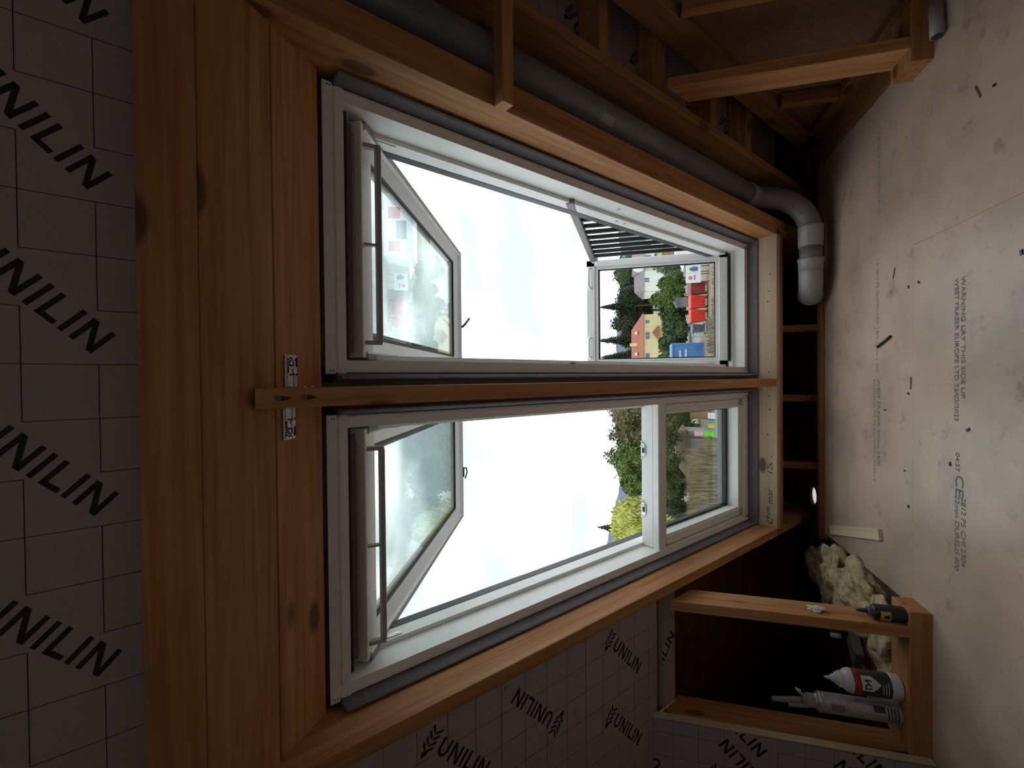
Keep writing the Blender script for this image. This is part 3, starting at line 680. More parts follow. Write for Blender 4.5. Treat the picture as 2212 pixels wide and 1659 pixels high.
for v in tm.data.vertices:
    th = R_(-92) + v.co.x / .0475; v.co = Vector((bx0 + .0476 * math.cos(th), by0 + .0476 * math.sin(th), ZP + .112 + v.co.y * 1.1))
for k in range(3): wrap('label_line', d4, bx0, by0, .0468, R_(-110), R_(-50 - 8 * k), .052 + k * .009, .055 + k * .009, PLW)
cx0, cy0 = -1.362, 2.185
can = lathe_thing('spray_can', 'printed grey spray can with tall pale nozzle beside the left stud', 'can', cx0, cy0, [
    ('can_body', [(.036, 0), (.0385, .003), (.0385, .272), (.037, .275)], SILV),
    ('rolled_rim', [(.0375, .275), (.0400, .279), (.0400, .285), (.036, .290), (.030, .296), (.028, .300)], STEEL),
    ('valve_cap', [(.027, .296), (.027, .330), (.020, .332), (.020, .345)], PIPEL)])
MB().tube([(cx0 - .004, cy0, ZP + .335), (cx0 - .020, cy0, ZP + .46)], [.013, .010], 12).build('nozzle', PIPEL, can, MC, smooth=True)
MB().tube([(cx0 - .018, cy0 - .012, ZP + .325), (cx0 - .026, cy0 - .012, ZP + .40)], .009, 10).build('spare_tube', PIPEL, can, MC, smooth=True)
MB().tube([(cx0 + .012, cy0, ZP + .335), (cx0 + .034, cy0, ZP + .365), (cx0 + .043, cy0 - .004, ZP + .372), (cx0 + .036, cy0 - .004, ZP + .352)], [.005, .005, .005, .004], 8).build('trigger', PLW, can, MC, smooth=True)
for k in range(4): wrap('print_line', can, cx0, cy0, .0389, R_(-120), R_(-40), .015 + k * .011, .020 + k * .011, GREYL)
wrap('print_block', can, cx0, cy0, .0389, R_(-70), R_(-35), .06, .10, GREYL); wrap('print_block', can, cx0, cy0, .0389, R_(-100), R_(-60), .20, .25, PIPEG)
kx, ky = -.945, 2.150
bg = lathe_thing('black_glue_bottle', 'small black bottle with yellow label and pointed spout against the left stud', 'bottle', kx, ky, [
    ('bottle_body', [(.026, 0), (.030, .004), (.030, .098), (.026, .106), (.016, .112)], PLB),
    ('cap_collar', [(.017, .110), (.019, .112), (.019, .122), (.012, .125)], base_mat('blue_grey_plastic', (.10, .11, .17), .4)[0]),
    ('spout', [(.010, .123), (.008, .135), (.004, .163), (.002, .165)], base_mat('navy_plastic', (.03, .035, .07), .4)[0])])
wrap('yellow_label', bg, kx, ky, .0304, R_(-150), R_(-60), .055, .09, YELL); wrap('label_mark', bg, kx, ky, .0307, R_(-110), R_(-85), .060, .078, PLB)

# ---- crumpled scrap stuck on the stud
def lump(name, c, r, seed, m, label, cat, group=None, sub=3, amp=.35, sq=(1, 1, 1), kind=None, parent=None, nm2=None):
    bm = bmesh.new(); bmesh.ops.create_icosphere(bm, subdivisions=sub, radius=1.0); rn = random.Random(seed)
    ph = [(rn.uniform(1.2, 4.5), Vector((rn.gauss(0, 1), rn.gauss(0, 1), rn.gauss(0, 1))).normalized(), rn.uniform(0, 6)) for _ in range(9)]
    for v in bm.verts:
        f = 1 + amp * sum(math.sin(k * v.co.dot(d_) * 2 + p) for k, d_, p in ph) / 4.5
        v.co = Vector((c[0] + v.co.x * f * r * sq[0], c[1] + v.co.y * f * r * sq[1], c[2] + v.co.z * f * r * sq[2]))
    if sub > 4:
        for v in bm.verts:
            q = v.co * 34; k = mnoise.noise(q) * .5 + mnoise.noise(q * 2.3) * .35 + mnoise.noise(q * .45) * .9
            v.co += v.normal * k * .012
    me = bpy.data.meshes.new(name); bm.to_mesh(me); bm.free(); me.materials.append(m)
    for p in me.polygons: p.use_smooth = True
    o = bpy.data.objects.new(name, me); COL.objects.link(o); o.matrix_world = MC
    if parent: setparent(o, parent)
    else: tag(o, label, cat, group, kind)
    return o
lump('crumpled_tissue', (-.966, 2.17, -.704), .016, 3, PLW, 'crumpled white scrap stuck on the side of the left stud', 'scrap', amp=.8, sq=(.5, 1, 1.6))
# ---- mineral wool stuffed along the open floor edge
wool = [((-1.16, 3.13, -1.045), .11, 1, (1.15, 1.3, .5)), ((-1.10, 2.92, -1.04), .13, 2, (1.0, .75, .55)), ((-1.09, 2.66, -1.035), .145, 3, (.95, 1.15, .48)),
        ((-1.13, 2.40, -1.05), .11, 4, (1.2, .9, .4)), ((-1.40, 2.48, -1.085), .15, 5, (1.2, 1.2, .3))]
wtop = [lump('w', c, r, sd, WOOL, None, None, None, 5, .42, sq) for c, r, sd, sq in wool]
wm = MB()
for o_ in wtop:
    wm.add([v.co for v in o_.data.vertices], [tuple(p.vertices) for p in o_.data.polygons]); bpy.data.objects.remove(o_)
tag(wm.build('mineral_wool', WOOL, None, MC, smooth=True), 'torn yellow mineral wool stuffed along the open floor edge on the left', 'insulation')
bx('cavity_floor', -3.2, -.955, 2.2, 3.23, FZ - .06, FZ - .045, DARKWALL, floor, MC, 0)
# ---- cartridge and grey block lying in the wool
ct = empty('sealant_cartridge', (-1.31, 2.74, -.98), 'red and white sealant cartridge lying in the wool behind the left stud', 'cartridge')
MB().tube([(-1.24, 2.80, -.985), (-1.345, 2.76, -.985)], .026, 20).build('red_sleeve', REDL, ct, MC, smooth=True)
MB().tube([(-1.345, 2.76, -.985), (-1.368, 2.751, -.985)], .0262, 20).build('white_end', PLW, ct, MC, smooth=True)
gb_ = bx('grey_block', -.045, .045, -.09, .09, -.018, .018, noisy('dark_grey_foam', (.10, .095, .10), (.14, .13, .135), 40, .8), None, MC, .003)
gb_.matrix_world = MC @ Matrix.Translation((-1.315, 2.57, -1.0)) @ Matrix.Rotation(R_(-16), 4, 'Z') @ Matrix.Rotation(R_(-12), 4, 'X')
tag(gb_, 'dark grey slab leaning in the wool behind the white glue bottle', 'block')
# ---- odds and ends on the floor
po = empty('pipe_offcut', (1.27, 2.03, FZ), 'short grey pipe offcut lying in front of the right plate', 'offcut')
MB().tube([(1.36, 2.055, FZ + .0225), (1.225, 2.045, FZ + .0225)], .022, 20).build('pipe_wall', PIPEL, po, MC, smooth=True)
MB().tube([(1.2255, 2.045, FZ + .0225), (1.2235, 2.0449, FZ + .0225)], .018, 20).build('open_end', RUBBER, po, MC)
oc = bx('wood_offcut', -.026, .026, -.30, .285, 0, .016, PALEY, None, MC, .001)
oc.matrix_world = MC @ Matrix.Translation((-.815, 2.775, FZ + .0005)) @ Matrix.Rotation(R_(15.5), 4, 'Z')
tag(oc, 'pale wooden batten offcut lying on the floor near the yellow wool', 'offcut')
rod = MB().tube([(.128, 2.515, FZ + .0065), (.168, 2.405, FZ + .0065)], .006, 10).build('black_rod', PLB, None, MC, smooth=True)
tag(rod, 'short black rod lying askew on the chipboard floor', 'rod')
def chip(x, y, l, a, w, m, lab, cat='splinter'):
    o = bx(cat.replace(' ', '_'), -l / 2, l / 2, -w / 2, w / 2, 0, .003, m, None, MC, .0006)
    o.matrix_world = MC @ Matrix.Translation((x, y, FZ + .0004)) @ Matrix.Rotation(R_(a), 4, 'Z'); return tag(o, lab, cat, 'debris on the chipboard floor')
chip(.440, 2.386, .045, 160, .005, WDX, 'thin brown splinter on the floor below the pipe end')
chip(-.035, 2.257, .052, 178, .005, WDX, 'thin brown splinter lying on the floor panel joint')
chip(.92, 1.872, .055, 205, .006, WDX, 'dark splinter on the floor near the right plate')
for (x, y, l, lab) in ((.365, 2.203, .013, 'dark crumb just nearer than the panel joint on the right'), (.360, 2.275, .012, 'dark crumb just beyond the panel joint on the right'), (-.189, 1.915, .017, 'black crumb beside the near row of printing'), (-.322, 2.009, .015, 'black crumb between the joint and the CE mark'),
                    (-.160, 2.46, .011, 'small dark crumb beyond the far end of the joint splinter'), (-.079, 2.274, .012, 'small crumb beside the joint splinter'), (-.546, 2.273, .013, 'dark crumb on the left stretch of the joint'), (-.404, 2.301, .010, 'tiny crumb left of centre near the joint'), (.351, 1.691, .016, 'dark crumb at the near edge of the floor'), (.898, 1.80, .013, 'dark crumb nearest the right plate')):
    chip(x, y, l, random.uniform(0, 180), l * .6, PLB, lab, 'crumb')

# ================================================================ OUTSIDE
GZ = -5.12                       # ground level below the eye
def grass_ground():
    m, n, l, b = base_mat('yard_ground', (.3, .3, .29), .9)
    tc = n.new('ShaderNodeTexCoord')
    no = n.new('ShaderNodeTexNoise'); no.inputs['Scale'].default_value = .09; no.inputs['Detail'].default_value = 8
    nf = n.new('ShaderNodeTexNoise'); nf.inputs['Scale'].default_value = 3.0; nf.inputs['Detail'].default_value = 6
    l.new(tc.outputs['Object'], no.inputs['Vector']); l.new(tc.outputs['Object'], nf.inputs['Vector'])
    r = n.new('ShaderNodeValToRGB'); r.color_ramp.elements[0].position = .46; r.color_ramp.elements[1].position = .56
    r.color_ramp.elements[0].color = (.34, .34, .33, 1); r.color_ramp.elements[1].color = (.26, .27, .16, 1)
    r2_ = n.new('ShaderNodeValToRGB'); r2_.color_ramp.elements[0].color = (.75, .75, .75, 1); r2_.color_ramp.elements[1].color = (1.15, 1.1, 1.05, 1)
    l.new(no.outputs['Fac'], r.inputs['Fac']); l.new(nf.outputs['Fac'], r2_.inputs['Fac'])
    mx = n.new('ShaderNodeMix'); mx.data_type = 'RGBA'; mx.blend_type = 'MULTIPLY'; mx.inputs['Factor'].default_value = 1
    l.new(r.outputs['Color'], mx.inputs['A']); l.new(r2_.outputs['Color'], mx.inputs['B']); l.new(mx.outputs['Result'], b.inputs['Base Color'])
    return m
gm = MB(); gm.quad((-600, -60, GZ), (600, -60, GZ), (600, 1200, GZ), (-600, 1200, GZ))
tag(gm.build('ground', grass_ground()), 'open ground of asphalt and rough grass outside the house', None, None, 'structure')
BOUNCE = noisy('pale_bounce', (.82, .81, .78), (.88, .87, .84), 4, .9)  # pale strip added, itself unseen, to brighten the vent hole from below
tag(bx('reflector', -3.4, 2.3, 3.3, 5.2, GZ, GZ + .04, BOUNCE, None, MC, .0), 'added pale paving strip along the foot of the house', None, None, 'structure')
ASPH = noisy('asphalt_road', (.32, .32, .32), (.38, .38, .375), 6, .9)
tag(bx('road', -40, 40, 24.5, 33.0, GZ, GZ + .015, ASPH, None, MC, .0), 'grey asphalt road crossing in front of the waste bins', None, None, 'structure')
DIRT = noisy('bare_earth', (.27, .20, .14), (.36, .28, .20), 3, .95)
tag(bx('dirt_verge', 1.5, 14, 30.5, 41.0, GZ, GZ + .03, DIRT, None, MC, .0), 'bare brown earth verge under the red bins', None, None, 'structure')

# ---- hills
def hill(name, pts, y, depth, m, label):
    b = MB(); n = len(pts)
    vv = []
    for x, z in pts: vv += [(x, y, GZ), (x, y, z), (x * 1.05, y + depth, z * .6 + GZ * .4), (x * 1.05, y + depth, GZ)]
    ff = []
    for i in range(n - 1):
        for k in range(3): ff.append((i * 4 + k, (i + 1) * 4 + k, (i + 1) * 4 + k + 1, i * 4 + k + 1))
    b.add(vv, ff); return tag(b.build(name, m), label, None, None, 'structure')
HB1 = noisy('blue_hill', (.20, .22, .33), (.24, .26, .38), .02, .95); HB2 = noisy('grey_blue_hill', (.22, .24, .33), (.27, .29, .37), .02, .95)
rnd = random.Random(4)
def ridge(x0, x1, n, f): return [(x0 + (x1 - x0) * i / n, f(x0 + (x1 - x0) * i / n) + rnd.uniform(-1.2, 1.2)) for i in range(n + 1)]
hill('hill_left', ridge(-620, -120, 60, lambda x: 46 + 16 * math.cos((x + 360) / 70.0) - (20 if x > -190 else 0)), 900, 60, HB1, 'distant blue wooded ridge behind the pale green willow')
hill('hill_right', ridge(20, 420, 40, lambda x: 32 + 4 * math.sin(x / 40.0)), 800, 60, HB2, 'distant grey-blue ridge behind the balcony railing')

# ---- foliage
def leafmat(name, c1, c2, c3):
    m, n, l, b = base_mat(name, c1, .75, 0, .2)
    tc = n.new('ShaderNodeTexCoord'); no = n.new('ShaderNodeTexNoise'); no.inputs['Scale'].default_value = 1.7; no.inputs['Detail'].default_value = 8; no.inputs['Roughness'].default_value = .75
    r = n.new('ShaderNodeValToRGB'); r.color_ramp.elements[0].position = .32; r.color_ramp.elements[0].color = (*c1, 1)
    r.color_ramp.elements[1].position = .68; r.color_ramp.elements[1].color = (*c3, 1)
    e = r.color_ramp.elements.new(.5); e.color = (*c2, 1)
    l.new(tc.outputs['Object'], no.inputs['Vector']); l.new(no.outputs['Fac'], r.inputs['Fac']); l.new(r.outputs['Color'], b.inputs['Base Color'])
    return m
LF = {'dark': leafmat('dark_conifer', (.022, .028, .015), (.045, .055, .026), (.08, .085, .045)),
      'olive': leafmat('olive_hedge', (.07, .065, .028), (.13, .125, .055), (.20, .18, .09)),
      'mid': leafmat('mid_green_leaf', (.045, .075, .016), (.10, .15, .035), (.17, .23, .07)),
      'deep': leafmat('deep_green_leaf', (.03, .05, .018), (.06, .095, .035), (.11, .15, .06)),
      'lime': leafmat('yellow_green_leaf', (.24, .28, .045), (.40, .44, .10), (.56, .58, .18)),
      'reed': leafmat('dry_reed', (.13, .10, .05), (.24, .19, .11), (.38, .33, .22)),
      'weed': leafmat('dry_weed', (.15, .13, .09), (.27, .24, .17), (.42, .39, .29)),
      'teal': leafmat('grey_green_shrub', (.10, .12, .07), (.18, .21, .13), (.28, .30, .20))}
BARK = noisy('bark', (.10, .07, .05), (.17, .12, .085), 12, .9)
def leaves(mb, ells, count, size, rn, droop=0.0, hollow=.75):
    vol = [a[3] * a[4] + a[4] * a[5] + a[3] * a[5] for a in ells]; tot = sum(vol)
    for e, v in zip(ells, vol):
        for _ in range(int(count * v / tot)):
            d = Vector((rn.gauss(0, 1), rn.gauss(0, 1), rn.gauss(0, 1))).normalized(); k = hollow + (1 - hollow) * rn.random() ** .5 + .06 * rn.gauss(0, 1)
            c = Vector((e[0] + d.x * e[3] * k, e[1] + d.y * e[4] * k, e[2] + d.z * e[5] * k))
            nrm = (d + Vector((rn.gauss(0, .6), rn.gauss(0, .6), rn.gauss(0, .6) + .3))).normalized()
            t = nrm.cross(Vector((rn.gauss(0, 1), rn.gauss(0, 1), rn.gauss(0, 1)))).normalized()
            if droop: t = (t * (1 - droop) + Vector((0, 0, -1)) * droop).normalized()
            u = nrm.cross(t).normalized(); s_ = size * rn.uniform(.6, 1.4)
            w_ = s_ * (.55 if not droop else .3)
            mb.add([c - t * s_ * .5, c + u * w_ * .5, c + t * s_ * .5 + nrm * s_ * .12, c - u * w_ * .5], [(0, 1, 2, 3)])
def core(mb, ells, k=.80):
    for e in ells:
        n1, n2 = 10, 7
        vv = [(e[0] + e[3] * k * math.sin(math.pi * j / n2) * math.cos(2 * math.pi * i / n1), e[1] + e[4] * k * math.sin(math.pi * j / n2) * math.sin(2 * math.pi * i / n1), e[2] + e[5] * k * math.cos(math.pi * j / n2)) for j in range(n2 + 1) for i in range(n1)]
        mb.add(vv, [(j * n1 + i, j * n1 + (i + 1) % n1, (j + 1) * n1 + (i + 1) % n1, (j + 1) * n1 + i) for j in range(n2) for i in range(n1)])
def tree(label, kind, x, y, top, width, depth=None, n=1400, leaf=.5, seed=0, blobs=6, bottom=None, cat='tree', group=None, name='leafy_tree', droop=0, hollow=.75):
    rn = random.Random(seed * 77 + 5); depth = depth or width; bottom = GZ + .15 * (top - GZ) if bottom is None else bottom
    e = empty(name, (x, y, GZ), label, cat, group)
    hgt = top - bottom; ells = [(x, y, bottom + hgt * .5, width * .36, depth * .36, hgt * .46)]
    for i in range(blobs):
        a = 2 * math.pi * i / blobs + rn.uniform(-.4, .4); zz_ = bottom + hgt * rn.uniform(.22, .80); sh = 1 - .55 * max(0, (zz_ - bottom) / hgt - .4)
        r_ = rn.uniform(.20, .30) * min(width, hgt * 1.2)
        ells.append((x + math.cos(a) * width * .30 * sh, y + math.sin(a) * depth * .30 * sh, min(zz_, top - r_ * .9), r_, r_, r_ * .9))
    mb = MB(); core(mb, ells); leaves(mb, ells, n, leaf, rn, droop, hollow); mb.build('crown', LF[kind], e, MC)
    MB().tube([(x, y, GZ), (x + .05, y, bottom + hgt * .3)], [.05 * width, .03 * width], 8).build('trunk', BARK, e, MC)
    return e
def conifer(label, x, y, top, width, seed, kind='dark', group='conifers on the skyline', base=None):
    rn = random.Random(seed); e = empty('conifer', (x, y, GZ), label, 'tree', group); mb = MB(); base = GZ + .6 if base is None else base; hh = top - base
    tiers = 22
    for k in range(tiers):
        t = k / (tiers - 1); z = base + hh * t ** .92; r_ = width * .5 * (1 - t) ** .85 + .06; nb = 13 if k < tiers - 3 else 7
        for j in range(nb):
            a = 2 * math.pi * j / nb + rn.uniform(-.3, .3); rr = r_ * rn.uniform(.75, 1.15); dz = -.32 * rr
            d = Vector((math.cos(a), math.sin(a), 0)); sd = Vector((-d.y, d.x, 0)) * (.16 * rr + .07)
            c0_ = Vector((x, y, z)); tip = c0_ + d * rr + Vector((0, 0, dz)); mid = c0_ + d * rr * .55 + Vector((0, 0, dz * .3 + .05))
            mb.add([c0_ + Vector((0, 0, .25)), mid + sd, tip, mid - sd], [(0, 1, 2, 3)]); mb.add([mid + sd * .7 + Vector((0, 0, .12)), tip, mid - sd * .7 - Vector((0, 0, .28)), c0_], [(0, 1, 2, 3)])
    mb.build('crown', LF[kind], e, MC); MB().tube([(x, y, GZ), (x, y, top + .1)], [.03 * width + .05, .02], 6).build('trunk', BARK, e, MC); return e
GT = 'dark trees behind the houses'
for i, (x, y, top, w_, k, lab) in enumerate([
        (22.5, 100, 5.6, 9.0, 'deep', 'dark broad tree behind the white house, next to the railing'), (17.3, 102, 4.9, 7.5, 'dark', 'dark tree between the white and yellow houses, to the right'),
        (14.3, 104, 5.0, 6.5, 'dark', 'dark tree under the thin spire of the conifer'), (11.6, 103, 6.2, 5.5, 'dark', 'tall dark tree behind the hip end of the red roof'),
        (8.2, 108, 4.3, 6.0, 'deep', 'dim tree just above the red roof'), (19.8, 106, 4.4, 6.0, 'dark', 'dark tree just left of the broad tree by the white house'), (13.0, 110, 4.6, 7.0, 'deep', 'dull green tree between the spire and the red roof'), (3.4, 105, 3.6, 6.5, 'dark', 'dark tree behind the left end of the red roof')]):
    tree(lab, k, x, y, top, w_, n=2600, leaf=.62, seed=20 + i, group=GT)
conifer('thin pointed conifer standing highest over the dark trees', 14.55, 98, 8.0, 3.0, 3, base=1)
conifer('ragged conifer rising over the red roof, right of the pair', 7.7, 99, 8.6, 3.6, 4, base=0)
conifer('bushy conifer at the far left of the right-hand pane', 4.1, 97, 7.6, 4.2, 5, base=0)
# green belt in front of the houses
GB = 'green trees in front of the houses'
for i, (x, y, top, w_, k, lab) in enumerate([
        (9.9, 52, -1.95, 2.6, 'mid', 'light green tree under the gable of the white house'), (8.0, 50, -.95, 2.6, 'mid', 'fresh green round tree between the two houses'), (6.7, 51, -1.9, 2.6, 'deep', 'dark green tree above the rightmost bright red bin'),
        (4.9, 50, -2.2, 3.0, 'deep', 'dense green tree below the yellow house'), (3.1, 51, -1.95, 2.8, 'deep', 'green tree left of the small red porch roof'), (1.6, 49, -1.6, 2.4, 'mid', 'light green tree above the blue container'), (12.6, 54, -1.2, 3.2, 'teal', 'grey-green tree partly behind the railing')]):
    tree(lab, k, x, y, top, w_, n=2200, leaf=.34, seed=40 + i, group=GB, bottom=GZ + .2)
tree('yellow-green bush glowing behind the railing bars', 'lime', 11.2, 45, -1.65, 1.6, n=500, leaf=.22, seed=60, cat='bush', name='leafy_bush', bottom=-3.4)
# tall hedge and trees to the left
for i, (x, y, top, w_, k, lab) in enumerate([
        (-2.5, 36, 2.35, 3.6, 'olive', 'tall olive hedge tree next to the centre post'), (-4.4, 36, 2.45, 3.2, 'olive', 'olive hedge tree with a level top, second from the post'), (-5.9, 35, 2.75, 2.8, 'mid', 'fresh green tree standing above the olive hedge'),
        (-7.6, 36, 1.8, 3.2, 'mid', 'mid green tree sloping down towards the willow')]):
    tree(lab, k, x, y, top, w_, n=5200, leaf=.26, seed=70 + i, blobs=9, group='tall trees in the left window', bottom=-3.2)
tree('pale yellow-green willow with drooping twigs', 'lime', -9.75, 30, 1.85, 4.0, n=6500, leaf=.34, seed=80, blobs=10, droop=.6, name='willow_tree', bottom=-2.6)
conifer('small dark spruce tip showing over the willow', -14.6, 45.5, 3.75, 2.6, 9, base=-1)
for i, (x, y, top, w_, k, lab) in enumerate([(-4.4, 43.5, -1.0, 4.4, 'mid', 'green hedge above the pink and lime sheets'), (-9.0, 44, -.9, 4.4, 'deep', 'dark hedge behind the low brown roof'), (-11.8, 40, -.9, 4.2, 'dark', 'dark shrub at the left of the shut pane')]):
    tree(lab, k, x, y, top, w_, n=3000, leaf=.3, seed=90 + i, blobs=8, cat='hedge', name='hedge', bottom=GZ + .1)
# reed bed: blades nobody could count
rn = random.Random(12); mb = MB()
for _ in range(11000):
    x = rn.uniform(-11.5, -4.0); y = rn.uniform(28.5, 32.0); h = rn.uniform(1.3, 2.4) * (1 if x < -4.9 else .62); a = rn.uniform(0, 6.28); lean = rn.uniform(.05, .5)
    p = Vector((x, y, GZ)); tip = p + Vector((math.cos(a) * lean, math.sin(a) * lean, h)); sd = Vector((.03, .01, 0))
    mb.add([p - sd, p + sd, (p + tip) / 2 + sd * .8 + Vector((0, 0, .15)), tip, (p + tip) / 2 - sd * .8 + Vector((0, 0, .15))], [(0, 1, 2, 3, 4)])
tag(mb.build('reed_bed', LF['reed']), 'dry brown reeds and rough grass below the left window', 'grass', None, 'stuff')
mb = MB()
for _ in range(4200):
    x = rn.uniform(1.4, 7.0); y = rn.uniform(27.5, 32.5); h = rn.uniform(.25, .9) * (1.2 if x < 3.6 else .75); a = rn.uniform(0, 6.28); lean = rn.uniform(.05, .4)
    if x > 5.2 and rn.random() < .6: continue
    p = Vector((x, y, GZ)); tip = p + Vector((math.cos(a) * lean, math.sin(a) * lean, h)); sd = Vector((.035, .01, 0))
    mb.add([p - sd, p + sd, (p + tip) / 2 + sd * 1.2 + Vector((0, 0, .1)), tip, (p + tip) / 2 - sd * 1.2 + Vector((0, 0, .1))], [(0, 1, 2, 3, 4)])
tag(mb.build('dry_weeds', LF['weed']), 'grey-brown dry weeds below the blue container and bins', 'weeds', None, 'stuff')

# ---- houses
REDT = noisy('red_roof_tiles', (.33, .105, .065), (.43, .15, .095), 3, .8, stretch=(1, 1, 6)); SLT = noisy('mauve_slate', (.20, .165, .175), (.27, .22, .23), 3, .8, stretch=(1, 1, 6))
CREAM = noisy('cream_render', (.74, .62, .33), (.80, .68, .38), 1.2, .9); WREND = noisy('white_render', (.76, .75, .70), (.83, .82, .77), 1.2, .9)
PANE = noisy('house_window_pane', (.12, .14, .17), (.20, .23, .26), .8, .2); GREYR = noisy('grey_render', (.34, .33, .31), (.42, .41, .38), 1.2, .9); BROWNR = noisy('brown_shingle', (.12, .08, .055), (.19, .13, .09), 4, .85)
def win(parent, x0, x1, y, z0, z1, nm='window', slits=0):
    f = bx(nm, x0 - .07, x1 + .07, y - .04, y + .05, z0 - .07, z1 + .07, WREND, parent, MC, 0)
    n = max(1, slits)
    for i in range(n):
        a, c = x0 + (x1 - x0) * i / n + .03, x0 + (x1 - x0) * (i + 1) / n - .03
        bx('pane', a, c, y - .06, y - .03, z0, z1, PANE, f, MC, 0)
yh = empty('yellow_house', (7, 85, GZ), 'cream yellow house with a red tiled hipped roof and chimney', 'house')
bx('wall', .5, 11.0, 85, 92, GZ, -.82, CREAM, yh, MC, 0)
MB().add([(.2, 84.6, -.85), (11.3, 84.6, -.85), (11.3, 92.4, -.85), (.2, 92.4, -.85), (2.6, 88.5, 1.25), (8.6, 88.5, 1.25)],
         [(0, 1, 5, 4), (1, 2, 5), (2, 3, 4, 5), (3, 0, 4), (3, 2, 1, 0)]).build('roof', REDT, yh, MC)
for x0, x1, sl in ((9.36, 10.04, 1), (6.6, 7.92, 2), (3.3, 4.2, 1)): win(yh, x0, x1, 85, -1.92, -1.2, slits=sl)
for x0, x1 in ((7.65, 8.1), (3.9, 4.35)): bx('roof_window', x0, x1, 85.9, 86.5, .18, .62, WREND, yh, MC, 0)
bx('chimney', 5.6, 6.1, 86.6, 87.2, -.1, 1.5, CREAM, yh, MC, 0)
pr_ = MB(); pr_.prism([(6.5, -3.3), (8.9, -3.3), (7.7, -2.35)], 1, 83.6, 85.0)
pr_ = MB(); pr_.add([(6.5, 83.6, -3.3), (8.9, 83.6, -3.3), (7.7, 83.6, -2.35), (6.5, 85, -3.3), (8.9, 85, -3.3), (7.7, 85, -2.35)], [(0, 1, 2), (3, 5, 4), (0, 3, 4, 1), (1, 4, 5, 2), (2, 5, 3, 0)]); pr_.build('porch_roof', REDT, yh, MC)
wh = empty('white_house', (18, 75, GZ), 'white rendered house with mauve slate roofs seen past the railing', 'house')
bx('wall', 13.4, 24.0, 76, 83, GZ, -.8, WREND, wh, MC, 0)
MB().add([(16.6, 75.6, -.85), (24.3, 75.6, -.85), (24.3, 83.2, -.85), (16.6, 83.2, -.85), (16.6, 79.4, .95), (24.3, 79.4, .95)], [(0, 1, 5, 4), (2, 3, 4, 5), (0, 4, 3), (1, 2, 5), (3, 2, 1, 0)]).build('roof', SLT, wh, MC)
MB().add([(13.2, 74.2, -.85), (16.4, 74.2, -.85), (16.0, 77.5, .62), (13.6, 77.5, .62), (13.2, 83, -.85), (16.4, 83, -.85)], [(0, 1, 2, 3), (3, 2, 5, 4), (0, 3, 4), (1, 5, 2), (4, 5, 1, 0)]).build('roof', SLT, wh, MC)
bx('wing_wall', 13.4, 16.3, 74.4, 76.2, GZ, -.82, WREND, wh, MC, 0)
MB().add([(16.4, 74.3, -.82), (17.6, 74.3, -.82), (17.0, 74.3, .70), (16.4, 77, -.82), (17.6, 77, -.82), (17.0, 77, .70)], [(0, 1, 2), (3, 5, 4), (0, 3, 4, 1), (1, 4, 5, 2), (2, 5, 3, 0)]).build('gable', WREND, wh, MC)
win(wh, 14.56, 15.25, 74.4, -1.66, -.96, slits=2)
for x0 in (18.4, 20.2, 22.3): win(wh, x0, x0 + .75, 76, -2.0, -1.05, slits=1)
sh = empty('low_shed', (-6, 37, GZ), 'low shed with brown shingle roof behind the reeds in the left window', 'shed')
bx('wall', -7.9, -4.1, 37, 40, GZ, -3.55, GREYR, sh, MC, 0)
MB().add([(-8.2, 36.6, -3.95), (-3.9, 36.6, -3.45), (-3.9, 40.4, -3.45), (-8.2, 40.4, -3.95), (-7.2, 38.5, -3.05), (-5.0, 38.5, -2.55)], [(0, 1, 5, 4), (1, 2, 5), (2, 3, 4, 5), (3, 0, 4), (3, 2, 1, 0)]).build('roof', BROWNR, sh, MC)
bx('ridge_cap', -9.1, -7.3, 36.2, 36.5, -3.72, -3.62, WHITE, sh, MC, .01)
rs = empty('brick_shed', (11, 40, GZ), 'brown roofed outbuilding just right of the railing bars', 'shed')
MB().add([(10.2, 40, -3.35), (13.5, 40, -3.1), (13.5, 44, -3.1), (10.2, 44, -3.35), (10.6, 42, -2.15), (13.5, 42, -2.0)], [(0, 1, 5, 4), (1, 2, 5), (2, 3, 4, 5), (3, 0, 4), (3, 2, 1, 0)]).build('roof', BROWNR, rs, MC)
bx('wall', 10.5, 13.4, 40.3, 43.8, GZ, -3.3, WREND, rs, MC, 0)

# ---- yard things
BLUE = noisy('container_blue', (.07, .20, .46), (.10, .25, .53), 1.5, .5)
cn = empty('shipping_container', (1.0, 41, GZ), 'blue corrugated shipping container with faded white lettering', 'container')
b = MB(); x = -.6
prof = []
while x < 2.60: prof += [(x, 40.0), (x + .10, 40.0), (x + .14, 40.045), (x + .24, 40.045)]; x += .28
prof = [p for p in prof if p[0] < 2.62] + [(2.62, 40.0), (2.62, 42.4), (-.6, 42.4)]
b.prism(prof, 2, GZ + .14, -2.74).build('corrugated_wall', BLUE, cn, MC)
for z0, z1 in ((GZ + .02, GZ + .16), (-2.76, -2.62)): bx('side_rail', -.65, 2.72, 39.95, 42.45, z0, z1, BLUE, cn, MC, .01)
for xx in (-.65, 2.60): bx('corner_post', xx, xx + .13, 39.94, 40.08, GZ + .02, -2.62, BLUE, cn, MC, .01)
rn = random.Random(3)
for (zz_, x0, x1) in ((-3.35, 1.55, 2.15), (-3.78, .65, 2.15)):
    xx = x0
    while xx < x1: w_ = rn.uniform(.04, .09); bx('faded_letter', xx, xx + w_, 39.935, 39.945, zz_, zz_ + .16, WREND, cn, MC, 0); xx += w_ + .03
bx('notice_plate', .75, 1.05, 39.925, 39.945, -4.35, -4.02, base_mat('pale_yellow_plate', (.80, .68, .35), .6)[0], cn, MC, 0)
